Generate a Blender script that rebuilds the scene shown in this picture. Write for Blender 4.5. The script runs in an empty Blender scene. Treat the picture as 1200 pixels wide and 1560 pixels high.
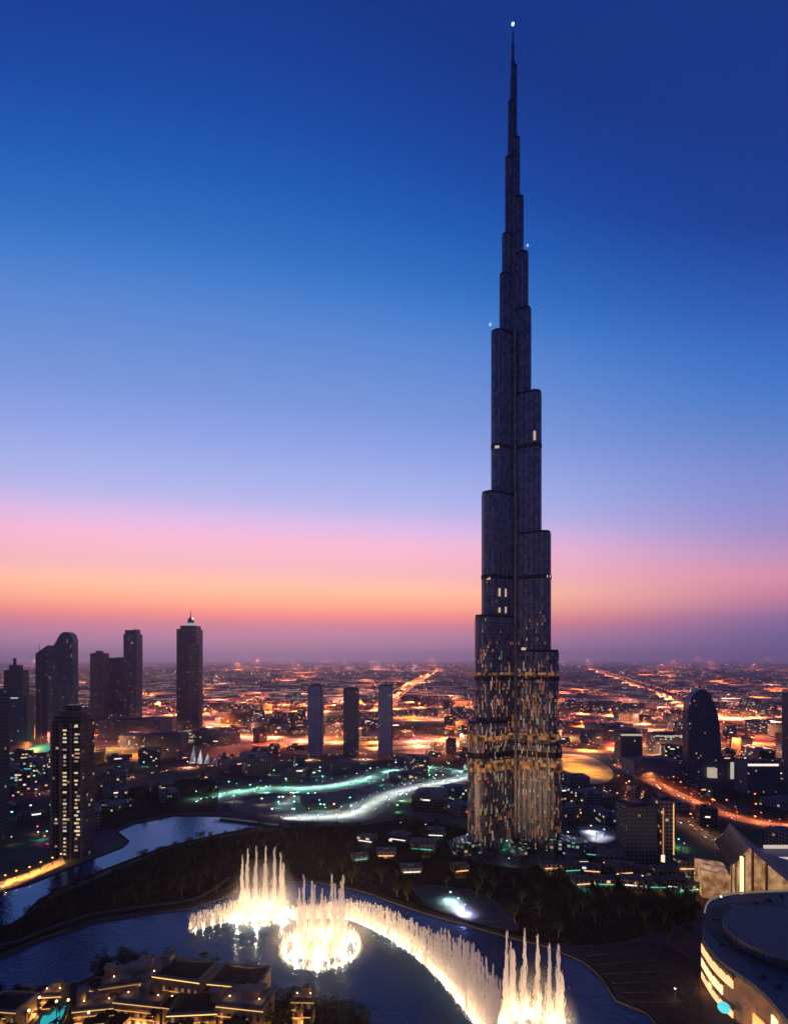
import bpy, math, random
from mathutils import Vector
from mathutils.geometry import tessellate_polygon
R = math.radians
random.seed(7)
S = bpy.context.scene
COL = S.collection
PI = math.pi

# ------------------------------------------------------------------ camera, sky, sun, exposure
F = 850.0          # focal length in units of a 1200 wide frame
HC = 185.0         # height of the lens above the ground
HOR = 1005.0       # row of the horizon
cd = bpy.data.cameras.new('camera'); cam = bpy.data.objects.new('camera', cd); COL.objects.link(cam)
cam.location = (0, 0, HC); cam.rotation_euler = (R(90), 0, 0)
cd.sensor_fit = 'HORIZONTAL'; cd.sensor_width = 36.0; cd.lens = 36.0*F/1200.0
cd.shift_y = (HOR-780.0)/1200.0
cd.clip_start = 1.0; cd.clip_end = 200000.0
S.camera = cam
S.view_settings.view_transform = 'Standard'; S.view_settings.look = 'None'
S.view_settings.exposure = 0.0; S.view_settings.gamma = 1.0
S.render.engine = 'CYCLES'
S.cycles.use_denoising = True
S.cycles.max_bounces = 6; S.cycles.diffuse_bounces = 2; S.cycles.glossy_bounces = 3
S.cycles.transmission_bounces = 4; S.cycles.transparent_max_bounces = 24; S.cycles.volume_bounces = 1
S.cycles.sample_clamp_indirect = 4.0; S.cycles.sample_clamp_direct = 0.0
S.cycles.use_light_tree = True
S.cycles.caustics_reflective = False; S.cycles.caustics_refractive = False

def lin(c):
    return tuple((v/255.0/12.92 if v/255.0 <= .04045 else ((v/255.0+.055)/1.055)**2.4) for v in c)

W = bpy.data.worlds.new('World'); S.world = W; W.use_nodes = True
nt = W.node_tree; N = nt.nodes; L = nt.links
bg = N['Background']
tc = N.new('ShaderNodeTexCoord'); sep = N.new('ShaderNodeSeparateXYZ')
L.new(tc.outputs['Generated'], sep.inputs[0])
def ramp(stops):
    n = N.new('ShaderNodeValToRGB'); cr = n.color_ramp
    pts = []
    for y, c in stops:
        t = (HOR-y)/F
        pts.append((t/math.sqrt(1+t*t)*.5+.5, c))
    pts.sort(key=lambda p: p[0])
    while len(cr.elements) < len(pts): cr.elements.new(.5)
    for e, (p, c) in zip(cr.elements, pts):
        e.position = p; e.color = (*lin(c), 1)
    return n
SKY_A = [(-4000, (19,50,126)), (-60, (20,54,134)), (90, (22,64,150)), (200, (24,76,166)), (300, (31,94,182)), (390, (48,112,195)), (450, (68,127,206)),
         (500, (88,136,212)), (560, (106,145,217)), (620, (124,154,224)), (680, (146,168,234)), (730, (168,182,240)), (770, (190,190,242)), (800, (230,196,240)),
         (830, (260,196,222)), (870, (264,198,198)), (898, (286,210,168)), (922, (286,190,142)), (939, (276,156,136)), (954, (240,142,152)), (972, (216,144,170)), (1004, (200,150,180)), (1020, (70,56,76)), (2200, (16,16,26))]
SKY_B = [(-4000, (23,52,130)), (-60, (25,56,138)), (90, (24,62,147)), (200, (27,64,148)), (300, (35,80,165)), (400, (46,95,182)), (480, (56,111,196)),
         (550, (70,123,204)), (620, (94,133,206)), (690, (124,143,211)), (750, (144,148,214)), (800, (168,150,208)), (840, (205,155,196)), (872, (236,154,176)),
         (905, (216,136,164)), (938, (152,116,166)), (970, (120,106,160)), (1004, (110,98,154)), (1020, (45,40,62)), (2200, (16,16,26))]
SKY_C = [(-4000, (13,28,84)), (-60, (22,38,98)), (300, (36,62,138)), (620, (60,82,152)), (850, (96,88,142)), (1004, (76,68,112)), (1020, (30,28,44)), (2200, (12,12,20))]
ra, rb, rc_ = ramp(SKY_A), ramp(SKY_B), ramp(SKY_C)
zm = N.new('ShaderNodeMath'); zm.operation = 'MULTIPLY_ADD'; zm.inputs[1].default_value = .5; zm.inputs[2].default_value = .5
for r_ in (ra, rb, rc_): L.new(zm.outputs[0], r_.inputs[0])
hd = N.new('ShaderNodeVectorMath'); hd.operation = 'MULTIPLY'; L.new(tc.outputs['Generated'], hd.inputs[0]); hd.inputs[1].default_value = (1,1,0)
nm = N.new('ShaderNodeVectorMath'); nm.operation = 'NORMALIZE'; L.new(hd.outputs[0], nm.inputs[0])
SUNAZ = R(-14)     # the afterglow sits a little left of the lens axis
dt = N.new('ShaderNodeVectorMath'); dt.operation = 'DOT_PRODUCT'; L.new(nm.outputs[0], dt.inputs[0]); dt.inputs[1].default_value = (math.sin(SUNAZ), math.cos(SUNAZ), 0)
# the afterglow stands highest over the place where the sun went down
o1 = N.new('ShaderNodeMath'); o1.operation = 'SUBTRACT'; o1.inputs[0].default_value = 1.0; L.new(dt.outputs['Value'], o1.inputs[1])
o2_ = N.new('ShaderNodeMath'); o2_.operation = 'MINIMUM'; L.new(o1.outputs[0], o2_.inputs[0]); o2_.inputs[1].default_value = .5
o3 = N.new('ShaderNodeMath'); o3.operation = 'MULTIPLY_ADD'; L.new(o2_.outputs[0], o3.inputs[0]); o3.inputs[1].default_value = .8; o3.inputs[2].default_value = 1.0
o4 = N.new('ShaderNodeMath'); o4.operation = 'MULTIPLY'; o4.use_clamp = False; L.new(o3.outputs[0], o4.inputs[0]); L.new(sep.outputs['Z'], o4.inputs[1]); L.new(o4.outputs[0], zm.inputs[0])
def mrange(a, b):
    n = N.new('ShaderNodeMapRange'); n.interpolation_type = 'SMOOTHSTEP'
    n.inputs['From Min'].default_value = a; n.inputs['From Max'].default_value = b
    L.new(dt.outputs['Value'], n.inputs['Value']); return n
m1, m2 = mrange(.62, .985), mrange(-.2, .62)
def mixc(f, a, b):
    n = N.new('ShaderNodeMix'); n.data_type = 'RGBA'
    L.new(f, n.inputs['Factor']); L.new(a, n.inputs['A']); L.new(b, n.inputs['B']); return n.outputs['Result']
sky = mixc(m2.outputs[0], rc_.outputs[0], mixc(m1.outputs[0], rb.outputs[0], ra.outputs[0]))
L.new(sky, bg.inputs['Color']); bg.inputs['Strength'].default_value = 1.0

sd = bpy.data.lights.new('sun', 'SUN'); sd.energy = .12; sd.angle = R(20); sd.color = (1, .55, .42)
so = bpy.data.objects.new('sun', sd); COL.objects.link(so)
so.rotation_euler = (R(87), 0, -SUNAZ + PI)

# ------------------------------------------------------------------ coordinates
def D(y, z=0.0): return (HC-z)*F/(y-HOR)
def P(x, y, z=0.0):
    Y = D(y, z); return Vector(((x-600.0)*Y/F, Y, z))
def XZ(x, y, Y): return (x-600.0)*Y/F, HC-(y-HOR)*Y/F

# ------------------------------------------------------------------ materials
MATS = {}
def base_mat(name):
    m = bpy.data.materials.new(name); m.use_nodes = True; MATS[name] = m
    return m, m.node_tree.nodes, m.node_tree.links, m.node_tree.nodes['Principled BSDF']
def mat(name, col, rough=.7, metal=0.0, var=.35, scale=.2, spec=.5, bump=0.0, coord='Object'):
    if name in MATS: return MATS[name]
    m, n, l, b = base_mat(name)
    t = n.new('ShaderNodeTexCoord'); z = n.new('ShaderNodeTexNoise'); z.inputs['Scale'].default_value = scale; z.inputs['Detail'].default_value = 6
    l.new(t.outputs[coord], z.inputs['Vector'])
    r = n.new('ShaderNodeValToRGB'); r.color_ramp.elements[0].position = .3; r.color_ramp.elements[1].position = .7
    r.color_ramp.elements[0].color = (*[c*(1-var) for c in col], 1); r.color_ramp.elements[1].color = (*[min(1, c*(1+var)) for c in col], 1)
    l.new(z.outputs['Fac'], r.inputs[0]); l.new(r.outputs[0], b.inputs['Base Color'])
    b.inputs['Roughness'].default_value = rough; b.inputs['Metallic'].default_value = metal; b.inputs['Specular IOR Level'].default_value = spec
    if bump:
        bp = n.new('ShaderNodeBump'); bp.inputs['Strength'].default_value = bump; l.new(z.outputs['Fac'], bp.inputs['Height']); l.new(bp.outputs[0], b.inputs['Normal'])
    return m
def glow(name, col, k, sampled=False):
    if name in MATS: return MATS[name]
    m, n, l, b = base_mat(name)
    b.inputs['Base Color'].default_value = (*[c*.5 for c in col], 1)
    b.inputs['Emission Color'].default_value = (*col, 1); b.inputs['Emission Strength'].default_value = k
    if not sampled: m.cycles.emission_sampling = 'NONE'
    return m
def facade(name, wall, glass, lit=.1, k=1.0, pu=3.4, pv=3.6, tint=0, rough=.25, wu=.68, wv=.6, metal=0.0):
    """wall with a grid of glazed openings; some rooms behind the glass have their lamps on"""
    if name in MATS: return MATS[name]
    m, n, l, b = base_mat(name)
    uv = n.new('ShaderNodeUVMap')
    mp = n.new('ShaderNodeVectorMath'); mp.operation = 'MULTIPLY'; mp.inputs[1].default_value = (1/pu, 1/pv, 0); l.new(uv.outputs[0], mp.inputs[0])
    fr = n.new('ShaderNodeVectorMath'); fr.operation = 'FRACTION'; l.new(mp.outputs[0], fr.inputs[0])
    fl = n.new('ShaderNodeVectorMath'); fl.operation = 'FLOOR'; l.new(mp.outputs[0], fl.inputs[0])
    sp = n.new('ShaderNodeSeparateXYZ'); l.new(fr.outputs[0], sp.inputs[0])
    def lt(o, v):
        a = n.new('ShaderNodeMath'); a.operation = 'LESS_THAN'; l.new(o, a.inputs[0]); a.inputs[1].default_value = v; return a.outputs[0]
    def mul(a, c):
        q = n.new('ShaderNodeMath'); q.operation = 'MULTIPLY'; l.new(a, q.inputs[0])
        if isinstance(c, float): q.inputs[1].default_value = c
        else: l.new(c, q.inputs[1])
        return q.outputs[0]
    win = mul(lt(sp.outputs['X'], wu), lt(sp.outputs['Y'], wv))
    oi = n.new('ShaderNodeObjectInfo')
    ad = n.new('ShaderNodeVectorMath'); ad.operation = 'ADD'; l.new(fl.outputs[0], ad.inputs[0])
    sc = n.new('ShaderNodeMath'); sc.operation = 'MULTIPLY'; l.new(oi.outputs['Random'], sc.inputs[0]); sc.inputs[1].default_value = 977.0
    l.new(sc.outputs[0], ad.inputs[1])
    wn = n.new('ShaderNodeTexWhiteNoise'); wn.noise_dimensions = '3D'; l.new(ad.outputs[0], wn.inputs['Vector'])
    on = mul(lt(wn.outputs['Value'], lit), win)
    sc2 = n.new('ShaderNodeSeparateColor'); l.new(wn.outputs['Color'], sc2.inputs[0])
    cr = n.new('ShaderNodeValToRGB'); cr.color_ramp.interpolation = 'CONSTANT'
    pal = [[(1,.52,.2), (1,.7,.38), (.95,.9,.75), (1,.4,.14)], [(.5,1,.8), (1,.75,.45), (.8,.95,1), (1,.6,.3)], [(1,.62,.22), (1,.78,.4), (1,.5,.15), (1,.85,.6)]][tint]
    while len(cr.color_ramp.elements) < 4: cr.color_ramp.elements.new(.5)
    for e, p, c in zip(cr.color_ramp.elements, (0, .35, .65, .85), pal): e.position = p; e.color = (*c, 1)
    l.new(sc2.outputs[1], cr.inputs[0]); l.new(cr.outputs[0], b.inputs['Emission Color'])
    st = mul(mul(on, float(k)), sc2.outputs[2]); l.new(st, b.inputs['Emission Strength'])
    mx = n.new('ShaderNodeMix'); mx.data_type = 'RGBA'; l.new(win, mx.inputs['Factor'])
    nz = n.new('ShaderNodeTexNoise'); nz.inputs['Scale'].default_value = .05; tcn = n.new('ShaderNodeTexCoord'); l.new(tcn.outputs['Object'], nz.inputs['Vector'])
    wr = n.new('ShaderNodeValToRGB'); wr.color_ramp.elements[0].color = (*[c*.7 for c in wall], 1); wr.color_ramp.elements[1].color = (*[c*1.25 for c in wall], 1); l.new(nz.outputs['Fac'], wr.inputs[0])
    l.new(wr.outputs[0], mx.inputs['A']); mx.inputs['B'].default_value = (*glass, 1)
    l.new(mx.outputs['Result'], b.inputs['Base Color'])
    rm = n.new('ShaderNodeMapRange'); rm.inputs['To Min'].default_value = .75; rm.inputs['To Max'].default_value = rough; l.new(win, rm.inputs['Value']); l.new(rm.outputs[0], b.inputs['Roughness'])
    b.inputs['Metallic'].default_value = metal
    m.cycles.emission_sampling = 'NONE'
    return m

SOD, WARM, WHITE, TEAL, REDL, GREEN, BLUE = (1,.235,.05), (1,.62,.26), (1,.88,.75), (.25,1,.72), (1,.16,.09), (.1,1,.5), (.35,.45,1)

# ------------------------------------------------------------------ mesh helpers
class MB:
    def __init__(s): s.v = []; s.f = []; s.uv = []
    def face(s, pts, uvs=None):
        i = len(s.v); s.v += [tuple(p) for p in pts]; s.f.append(tuple(range(i, i+len(pts))))
        s.uv += uvs if uvs else [(p[0], p[1]) for p in pts]
    def prism(s, poly, z0, z1, sides=True, top=True, bottom=False, taper=None):
        """poly counter-clockwise seen from above; uv of the sides in metres"""
        n = len(poly); q = taper or poly; u = 0.0
        if sides:
            for i in range(n):
                a, b = poly[i], poly[(i+1) % n]; c, d = q[(i+1) % n], q[i]
                w = math.hypot(b[0]-a[0], b[1]-a[1])
                s.face([(a[0],a[1],z0), (b[0],b[1],z0), (c[0],c[1],z1), (d[0],d[1],z1)], [(u,z0),(u+w,z0),(u+w,z1),(u,z1)]); u += w
        if top: s.cap(q, z1)
        if bottom: s.cap(poly[::-1], z0)
        return s
    def cap(s, poly, z):
        tris = tessellate_polygon([[Vector((p[0], p[1], 0)) for p in poly]])
        for t in tris:
            p = [poly[k] for k in t]
            if (p[1][0]-p[0][0])*(p[2][1]-p[0][1])-(p[1][1]-p[0][1])*(p[2][0]-p[0][0]) < 0: p = p[::-1]
            s.face([(a[0], a[1], z) for a in p])
        return s
    def box(s, x0, x1, y0, y1, z0, z1, rot=0.0, c=(0,0)):
        p = [(x0,y0),(x1,y0),(x1,y1),(x0,y1)]
        ca, sa = math.cos(rot), math.sin(rot)
        p = [(c[0]+a*ca-b*sa, c[1]+a*sa+b*ca) for a, b in p]
        return s.prism(p, z0, z1, bottom=True)
    def tube(s, pts, rad, n=8):
        """rad a number or a list"""
        rr = rad if isinstance(rad, (list, tuple)) else [rad]*len(pts)
        rings = []
        for i, p in enumerate(pts):
            p = Vector(p); d = (Vector(pts[min(i+1, len(pts)-1)])-Vector(pts[max(i-1, 0)])).normalized()
            a = d.cross(Vector((0,0,1)) if abs(d.z) < .9 else Vector((1,0,0))).normalized(); b = d.cross(a)
            rings.append([p+(a*math.cos(2*PI*k/n)+b*math.sin(2*PI*k/n))*rr[i] for k in range(n)])
        for i in range(len(rings)-1):
            for k in range(n): s.face([rings[i][k], rings[i+1][k], rings[i+1][(k+1) % n], rings[i][(k+1) % n]])
        s.face(rings[0]); s.face(rings[-1][::-1]); return s
    def ball(s, c, r, seg=8, rings=5, sz=1.0):
        c = Vector(c); g = [[c+Vector((r*math.sin(PI*j/rings)*math.cos(2*PI*k/seg), r*math.sin(PI*j/rings)*math.sin(2*PI*k/seg), -r*sz*math.cos(PI*j/rings))) for k in range(seg)] for j in range(rings+1)]
        for j in range(rings):
            for k in range(seg):
                q = [g[j][k], g[j][(k+1) % seg], g[j+1][(k+1) % seg], g[j+1][k]]
                if j == 0: q = [q[0], q[2], q[3]]
                elif j == rings-1: q = [q[0], q[1], q[2]]
                s.face(q)
        return s
    def octa(s, c, r):
        x, y, z = c; v = [(x+r,y,z),(x,y+r,z),(x-r,y,z),(x,y-r,z)]; t = (x,y,z+r); b = (x,y,z-r)
        for k in range(4):
            s.face([v[k], v[(k+1) % 4], t]); s.face([v[(k+1) % 4], v[k], b])
        return s
    def build(s, name, m, parent=None, loc=None, smooth=False):
        me = bpy.data.meshes.new(name); me.from_pydata(s.v, [], s.f)
        uvl = me.uv_layers.new(name='UVMap'); flat = [c for p in s.uv for c in p]
        if len(flat) == 2*len(me.loops): uvl.data.foreach_set('uv', flat)
        if smooth: me.polygons.foreach_set('use_smooth', [True]*len(me.polygons))
        me.materials.append(m); me.update()
        o = bpy.data.objects.new(name, me); COL.objects.link(o)
        if parent: o.parent = parent
        if loc: o.location = loc
        return o
def tag(o, label=None, cat=None, group=None, kind=None):
    if label: o['label'] = label
    if cat: o['category'] = cat
    if group: o['group'] = group
    if kind: o['kind'] = kind
    return o
def thing(name, label, cat, loc, rz=0.0, group=None):
    o = bpy.data.objects.new(name, None); COL.objects.link(o); o.location = loc; o.rotation_euler = (0, 0, rz); o.empty_display_size = 1
    return tag(o, label, cat, group)
def dup(root, loc, rz=0.0, sc=1.0, label=None, group=None):
    r = root.copy(); COL.objects.link(r); r.location = loc; r.rotation_euler = (0, 0, rz); r.scale = (sc, sc, sc)
    if label: r['label'] = label
    if group: r['group'] = group
    for ch in list(root.children):
        c = ch.copy(); COL.objects.link(c); c.parent = r
        for g in ch.children:
            d = g.copy(); COL.objects.link(d); d.parent = c
    return r
def inside(p, poly):
    x, y = p[0], p[1]; c = False; j = len(poly)-1
    for i in range(len(poly)):
        a, b = poly[i], poly[j]
        if (a[1] > y) != (b[1] > y) and x < (b[0]-a[0])*(y-a[1])/(b[1]-a[1])+a[0]: c = not c
        j = i
    return c
def near_line(p, pts, d):
    for a, b in zip(pts, pts[1:]):
        ab = (b[0]-a[0], b[1]-a[1]); L2 = ab[0]**2+ab[1]**2 or 1
        t = max(0, min(1, ((p[0]-a[0])*ab[0]+(p[1]-a[1])*ab[1])/L2))
        if math.hypot(p[0]-a[0]-ab[0]*t, p[1]-a[1]-ab[1]*t) < d: return True
    return False
def spline(pts, n=6):
    pts = [Vector(p) for p in pts]; out = []
    for i in range(len(pts)-1):
        p0, p1, p2, p3 = pts[max(i-1,0)], pts[i], pts[i+1], pts[min(i+2, len(pts)-1)]
        for k in range(n):
            t = k/n
            out.append(.5*((2*p1)+(p2-p0)*t+(2*p0-5*p1+4*p2-p3)*t*t+(3*p1-p0-3*p2+p3)*t**3))
    out.append(pts[-1]); return out
def walk(pts, step, start=0.0):
    """points every step metres along a line, with their direction"""
    out = []; need = start
    for a, b in zip(pts, pts[1:]):
        a, b = Vector(a), Vector(b); ln = (b-a).length
        if ln < 1e-6: continue
        while need <= ln:
            out.append((a+(b-a)*(need/ln), (b-a)/ln)); need += step
        need -= ln
    return out
def lamp(name, loc, col, w, kind='SPOT', parent=None, r=.3, aim=None, cone=150):
    d = bpy.data.lights.new(name, kind); d.energy = w; d.color = col; d.shadow_soft_size = r
    if kind == 'SPOT': d.spot_size = R(cone); d.spot_blend = 1.0
    o = bpy.data.objects.new(name, d); COL.objects.link(o); o.location = loc
    if aim: o.rotation_euler = (Vector(aim)-Vector(loc)).to_track_quat('-Z', 'Y').to_euler()
    if parent: o.parent = parent
    return o

# ------------------------------------------------------------------ ground
m, n, l, b = base_mat('ground_sand')
t = n.new('ShaderNodeTexCoord'); z1 = n.new('ShaderNodeTexNoise'); z1.inputs['Scale'].default_value = .0022; z1.inputs['Detail'].default_value = 8; z1.inputs['Roughness'].default_value = .65
z2 = n.new('ShaderNodeTexVoronoi'); z2.inputs['Scale'].default_value = .008; z2.distance = 'MANHATTAN'
l.new(t.outputs['Object'], z1.inputs['Vector']); l.new(t.outputs['Object'], z2.inputs['Vector'])
r1 = n.new('ShaderNodeValToRGB'); r1.color_ramp.elements[0].position = .36; r1.color_ramp.elements[0].color = (.03,.033,.035,1)
r1.color_ramp.elements[1].position = .62; r1.color_ramp.elements[1].color = (.26,.2,.15,1); l.new(z1.outputs['Fac'], r1.inputs[0])
mm = n.new('ShaderNodeMix'); mm.data_type = 'RGBA'; mm.blend_type = 'MULTIPLY'; mm.inputs['Factor'].default_value = .6
l.new(r1.outputs[0], mm.inputs['A']); l.new(z2.outputs['Color'], mm.inputs['B']); l.new(mm.outputs['Result'], b.inputs['Base Color']); b.inputs['Roughness'].default_value = .95; b.inputs['Specular IOR Level'].default_value = .05
g = MB(); g.face([(-45000,-1500,0),(45000,-1500,0),(45000,60000,0),(-45000,60000,0)])
tag(g.build('ground', m), kind='structure')

def flat(name, poly, z, m, kind='structure', h=None, soft=False):
    q = MB()
    if soft: poly = [tuple(v) for v in spline([Vector(p[:2]).to_3d() for p in list(poly)+[poly[0]]], 5)[:-1]]
    area = sum(poly[i][0]*poly[(i+1) % len(poly)][1]-poly[(i+1) % len(poly)][0]*poly[i][1] for i in range(len(poly)))
    if area < 0: poly = poly[::-1]
    if h is None: q.cap(poly, z)
    else: q.prism(poly, z, h)
    return tag(q.build(name, m), kind=kind)
def ribbon(name, pts, w, z, m, h=None):
    pts = [Vector((p[0], p[1], 0)) for p in pts]; q = MB(); ls, rs = [], []
    for i, p in enumerate(pts):
        d = (pts[min(i+1, len(pts)-1)]-pts[max(i-1, 0)]).normalized(); nn = Vector((-d.y, d.x, 0))
        ls.append(p+nn*w/2); rs.append(p-nn*w/2)
    for i in range(len(pts)-1):
        q.face([(rs[i].x,rs[i].y,z),(rs[i+1].x,rs[i+1].y,z),(ls[i+1].x,ls[i+1].y,z),(ls[i].x,ls[i].y,z)])
        if h:
            q.face([(rs[i].x,rs[i].y,z-h),(rs[i+1].x,rs[i+1].y,z-h),(rs[i+1].x,rs[i+1].y,z),(rs[i].x,rs[i].y,z)])
            q.face([(ls[i+1].x,ls[i+1].y,z-h),(ls[i].x,ls[i].y,z-h),(ls[i].x,ls[i].y,z),(ls[i+1].x,ls[i+1].y,z)])
    return tag(q.build(name, m), kind='structure')

asphalt = mat('asphalt', (.05,.05,.052), .9, scale=.08, spec=.1)
concrete = mat('concrete', (.16,.155,.15), .9, scale=.05, spec=.1)
pathm = mat('path_stone', (.07,.065,.07), .9, scale=.2, spec=.1)
stepm = mat('step_edge', (.06,.05,.045), .9, scale=.2, spec=.1)
paving = mat('paving', (.045,.036,.03), .9, scale=.3, spec=.1)
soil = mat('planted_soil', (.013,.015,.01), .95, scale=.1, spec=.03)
# ------------------------------------------------------------------ water
m, n, l, b = base_mat('lake_water')
out = n['Material Output']; n.remove(b)
dw = n.new('ShaderNodeBsdfDiffuse'); dw.inputs['Color'].default_value = (.004,.03,.1,1)
gw = n.new('ShaderNodeBsdfGlossy'); gw.inputs['Color'].default_value = (.38,.58,.86,1); gw.inputs['Roughness'].default_value = .22
fw = n.new('ShaderNodeFresnel'); fw.inputs['IOR'].default_value = 1.45; mw = n.new('ShaderNodeMixShader'); l.new(fw.outputs[0], mw.inputs[0]); l.new(dw.outputs[0], mw.inputs[1]); l.new(gw.outputs[0], mw.inputs[2]); l.new(mw.outputs[0], out.inputs['Surface'])
t = n.new('ShaderNodeTexCoord'); z = n.new('ShaderNodeTexNoise'); z.inputs['Scale'].default_value = .35; z.inputs['Detail'].default_value = 4; l.new(t.outputs['Object'], z.inputs['Vector'])
bp = n.new('ShaderNodeBump'); bp.inputs['Strength'].default_value = .8; bp.inputs['Distance'].default_value = .7; l.new(z.outputs['Fac'], bp.inputs['Height']); l.new(bp.outputs[0], gw.inputs['Normal']); l.new(bp.outputs[0], fw.inputs['Normal'])
water = m
LAKE = [(-420,1480),(-150,1478),(0,1463),(60,1436),(140,1408),(230,1393),(290,1386),(330,1373),(385,1356),(430,1345),(470,1344),(520,1352),(560,1362),(600,1377),(650,1394),(700,1408),(770,1428),
        (840,1446),(890,1468),(915,1490),(940,1528),(985,1545),(1010,1575),(1020,1700),(900,2000),(200,2000),(-420,1900)]
CHAN = [(178,1268),(205,1256),(265,1244),(330,1244),(425,1252),(426,1262),(400,1260),(330,1273),(250,1292),(170,1322),(100,1352),(60,1372),(30,1405),(-60,1440),(-320,1440),(-320,1385),(-60,1375),(40,1350),(100,1326),(150,1306),(186,1292),(196,1283)]
lakeW = [P(*p)[:2] for p in LAKE]; chanW = [P(*p)[:2] for p in CHAN]
canal_water = water.copy(); canal_water.name = 'canal_water'
for nd in canal_water.node_tree.nodes:
    if nd.type == 'BSDF_GLOSSY': nd.inputs['Roughness'].default_value = .06; nd.inputs['Color'].default_value = (.36,.66,1,1)
    if nd.type == 'FRESNEL': nd.inputs['IOR'].default_value = 1.9
    if nd.type == 'BUMP': nd.inputs['Strength'].default_value = .35
flat('lake', lakeW, .30, water); flat('canal', chanW, .34, canal_water)
quay = mat('quay_stone', (.035,.032,.032), .9, scale=.4, spec=.1)
for nm_, poly in (('lake_quay', lakeW), ('canal_quay', chanW)):
    ribbon(nm_, [Vector((p[0], p[1], 0)) for p in poly]+[Vector((poly[0][0], poly[0][1], 0))], 1.4, 1.15, quay, h=1.1)
# island planting ground, and the far bank around the tower
ISL = [(-100,1445),(0,1420),(40,1398),(80,1372),(140,1345),(250,1298),(335,1278),(424,1266),(428,1276),(414,1300),(388,1330),(326,1366),(285,1380),(225,1387),(140,1400),(60,1428),(0,1452),(-100,1462)]
islW = [P(*p)[:2] for p in ISL]
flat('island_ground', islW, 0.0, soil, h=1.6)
BANK = [(430,1264),(560,1258),(620,1248),(700,1262),(860,1300),(1000,1330),(1060,1350),(1060,1400),(1000,1420),(930,1440),(850,1440),(770,1424),(700,1402),(650,1386),(600,1370),(560,1356),(520,1346),(470,1338),(430,1338),(420,1318),(424,1290)]
bankW = [P(*p)[:2] for p in BANK]
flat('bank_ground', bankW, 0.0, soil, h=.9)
path_line = spline([P(*p) for p in [(-60,1450),(20,1440),(60,1424),(140,1397),(225,1384),(300,1372),(350,1340)]])
ribbon('lake_path', path_line, 4.5, 1.72, pathm)
NEAR = [(-420,1520),(0,1512),(120,1500),(150,1486),(200,1478),(300,1480),(396,1484),(410,1500),(420,1530),(470,1530),(560,1556),(640,1640),(640,1990),(-420,1990)]
nearW = [P(*p)[:2] for p in NEAR]
flat('near_shore', nearW, 0.0, mat('shore_paving', (.03,.027,.024), .9, scale=.2, spec=.1), h=1.2)
TERR = [(872,1448),(950,1436),(1010,1440),(1060,1470),(1075,1560),(1060,1700),(1030,1700),(1012,1570),(985,1541),(944,1524),(918,1486),(893,1464)]
terrW = [P(*p)[:2] for p in TERR]
flat('promenade', terrW, 0.0, paving, h=1.0)
flat('tower_plaza', [P(*p)[:2] for p in ((680,1282),(720,1272),(800,1276),(850,1288),(846,1312),(800,1326),(740,1318),(690,1304))], .97, concrete)
tl = MB()
for k in range(6):
    y = 1450+k*14
    a, c = P(892+k*13, y+6, 1.3), P(1000+k*10, y-3+k*2, 1.3)
    d = (c-a).normalized(); nn = Vector((-d.y, d.x, 0))
    tl.prism([(a-nn*.5)[:2], (c-nn*.5)[:2], (c+nn*.5)[:2], (a+nn*.5)[:2]], .9, 1.5)
tag(tl.build('promenade_steps', stepm), kind='structure')
# teal pool behind the fountain arc
POOL = [(668,1404),(700,1398),(728,1412),(722,1440),(700,1446),(672,1428)]
# ------------------------------------------------------------------ roads
ROADS = []
def road(name, pts, w, lampcol, step, watt, m=None, z=.02, k=3.2, hl=12, rh=.75, both=True, nsp=1):
    pts = spline([P(*p) for p in pts], 5)
    ribbon(name, pts, w, z, m or asphalt); ROADS.append((pts, w, lampcol, step, watt, k, hl, rh, both, nsp)); return pts
asph2 = mat('pale_asphalt', (.16,.15,.14), .8, scale=.05)
road('highway', [(150,1098),(280,1090),(420,1086),(560,1084),(700,1078),(900,1090),(1060,1096),(1300,1092)], 90, SOD, 50, 130000, asph2, hl=16, rh=1.3)
road('highway_ramp', [(200,1080),(330,1070),(460,1076),(600,1072),(720,1066)], 70, SOD, 60, 150000, asph2, z=.03, hl=16, rh=1.3)
road('service_road', [(330,1108),(480,1104),(640,1098),(760,1096)], 40, SOD, 55, 60000, asph2, z=.025, hl=14, rh=1.1)
road('diagonal_highway', [(585,1082),(605,1062),(628,1045),(650,1032),(668,1021)], 70, SOD, 100, 300000, asph2, z=.04, hl=18, rh=2.4)
road('desert_highway', [(1080,1092),(1040,1072),(1000,1055),(960,1041),(925,1028),(898,1019)], 80, SOD, 100, 380000, asph2, z=.045, hl=18, rh=2.4)
road('avenue', [(-60,1122),(380,1124),(470,1132),(620,1132),(720,1124)], 50, SOD, 46, 90000, asph2, z=.05, hl=12, rh=.9)
road('district_avenue', [(560,1142),(640,1138),(780,1134),(920,1146),(1010,1130),(1200,1136),(1320,1138)], 40, SOD, 46, 80000, asph2, z=.055, hl=12, rh=.9)
road('district_road', [(880,1108),(1000,1104),(1110,1108),(1300,1114)], 40, SOD, 50, 100000, asph2, z=.06, hl=12, rh=1.0)
road('east_road', [(940,1165),(1040,1215),(1100,1240),(1180,1258),(1300,1262)], 22, SOD, 34, 8000, asph2, z=.065, hl=10, rh=.6)
road('row_road', [(60,1212),(170,1190),(250,1176),(330,1166),(430,1160),(560,1158)], 16, (1,.4,.25), 52, 9000, None, z=.07, hl=10, rh=.75, both=False)
tealroad = road('boulevard', [(300,1224),(350,1212),(410,1204),(470,1205),(540,1196),(590,1181),(630,1173),(680,1174),(716,1184)], 40, (.4,1,.8), 28, 9500, asph2, z=.075, hl=10, rh=.5)
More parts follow.
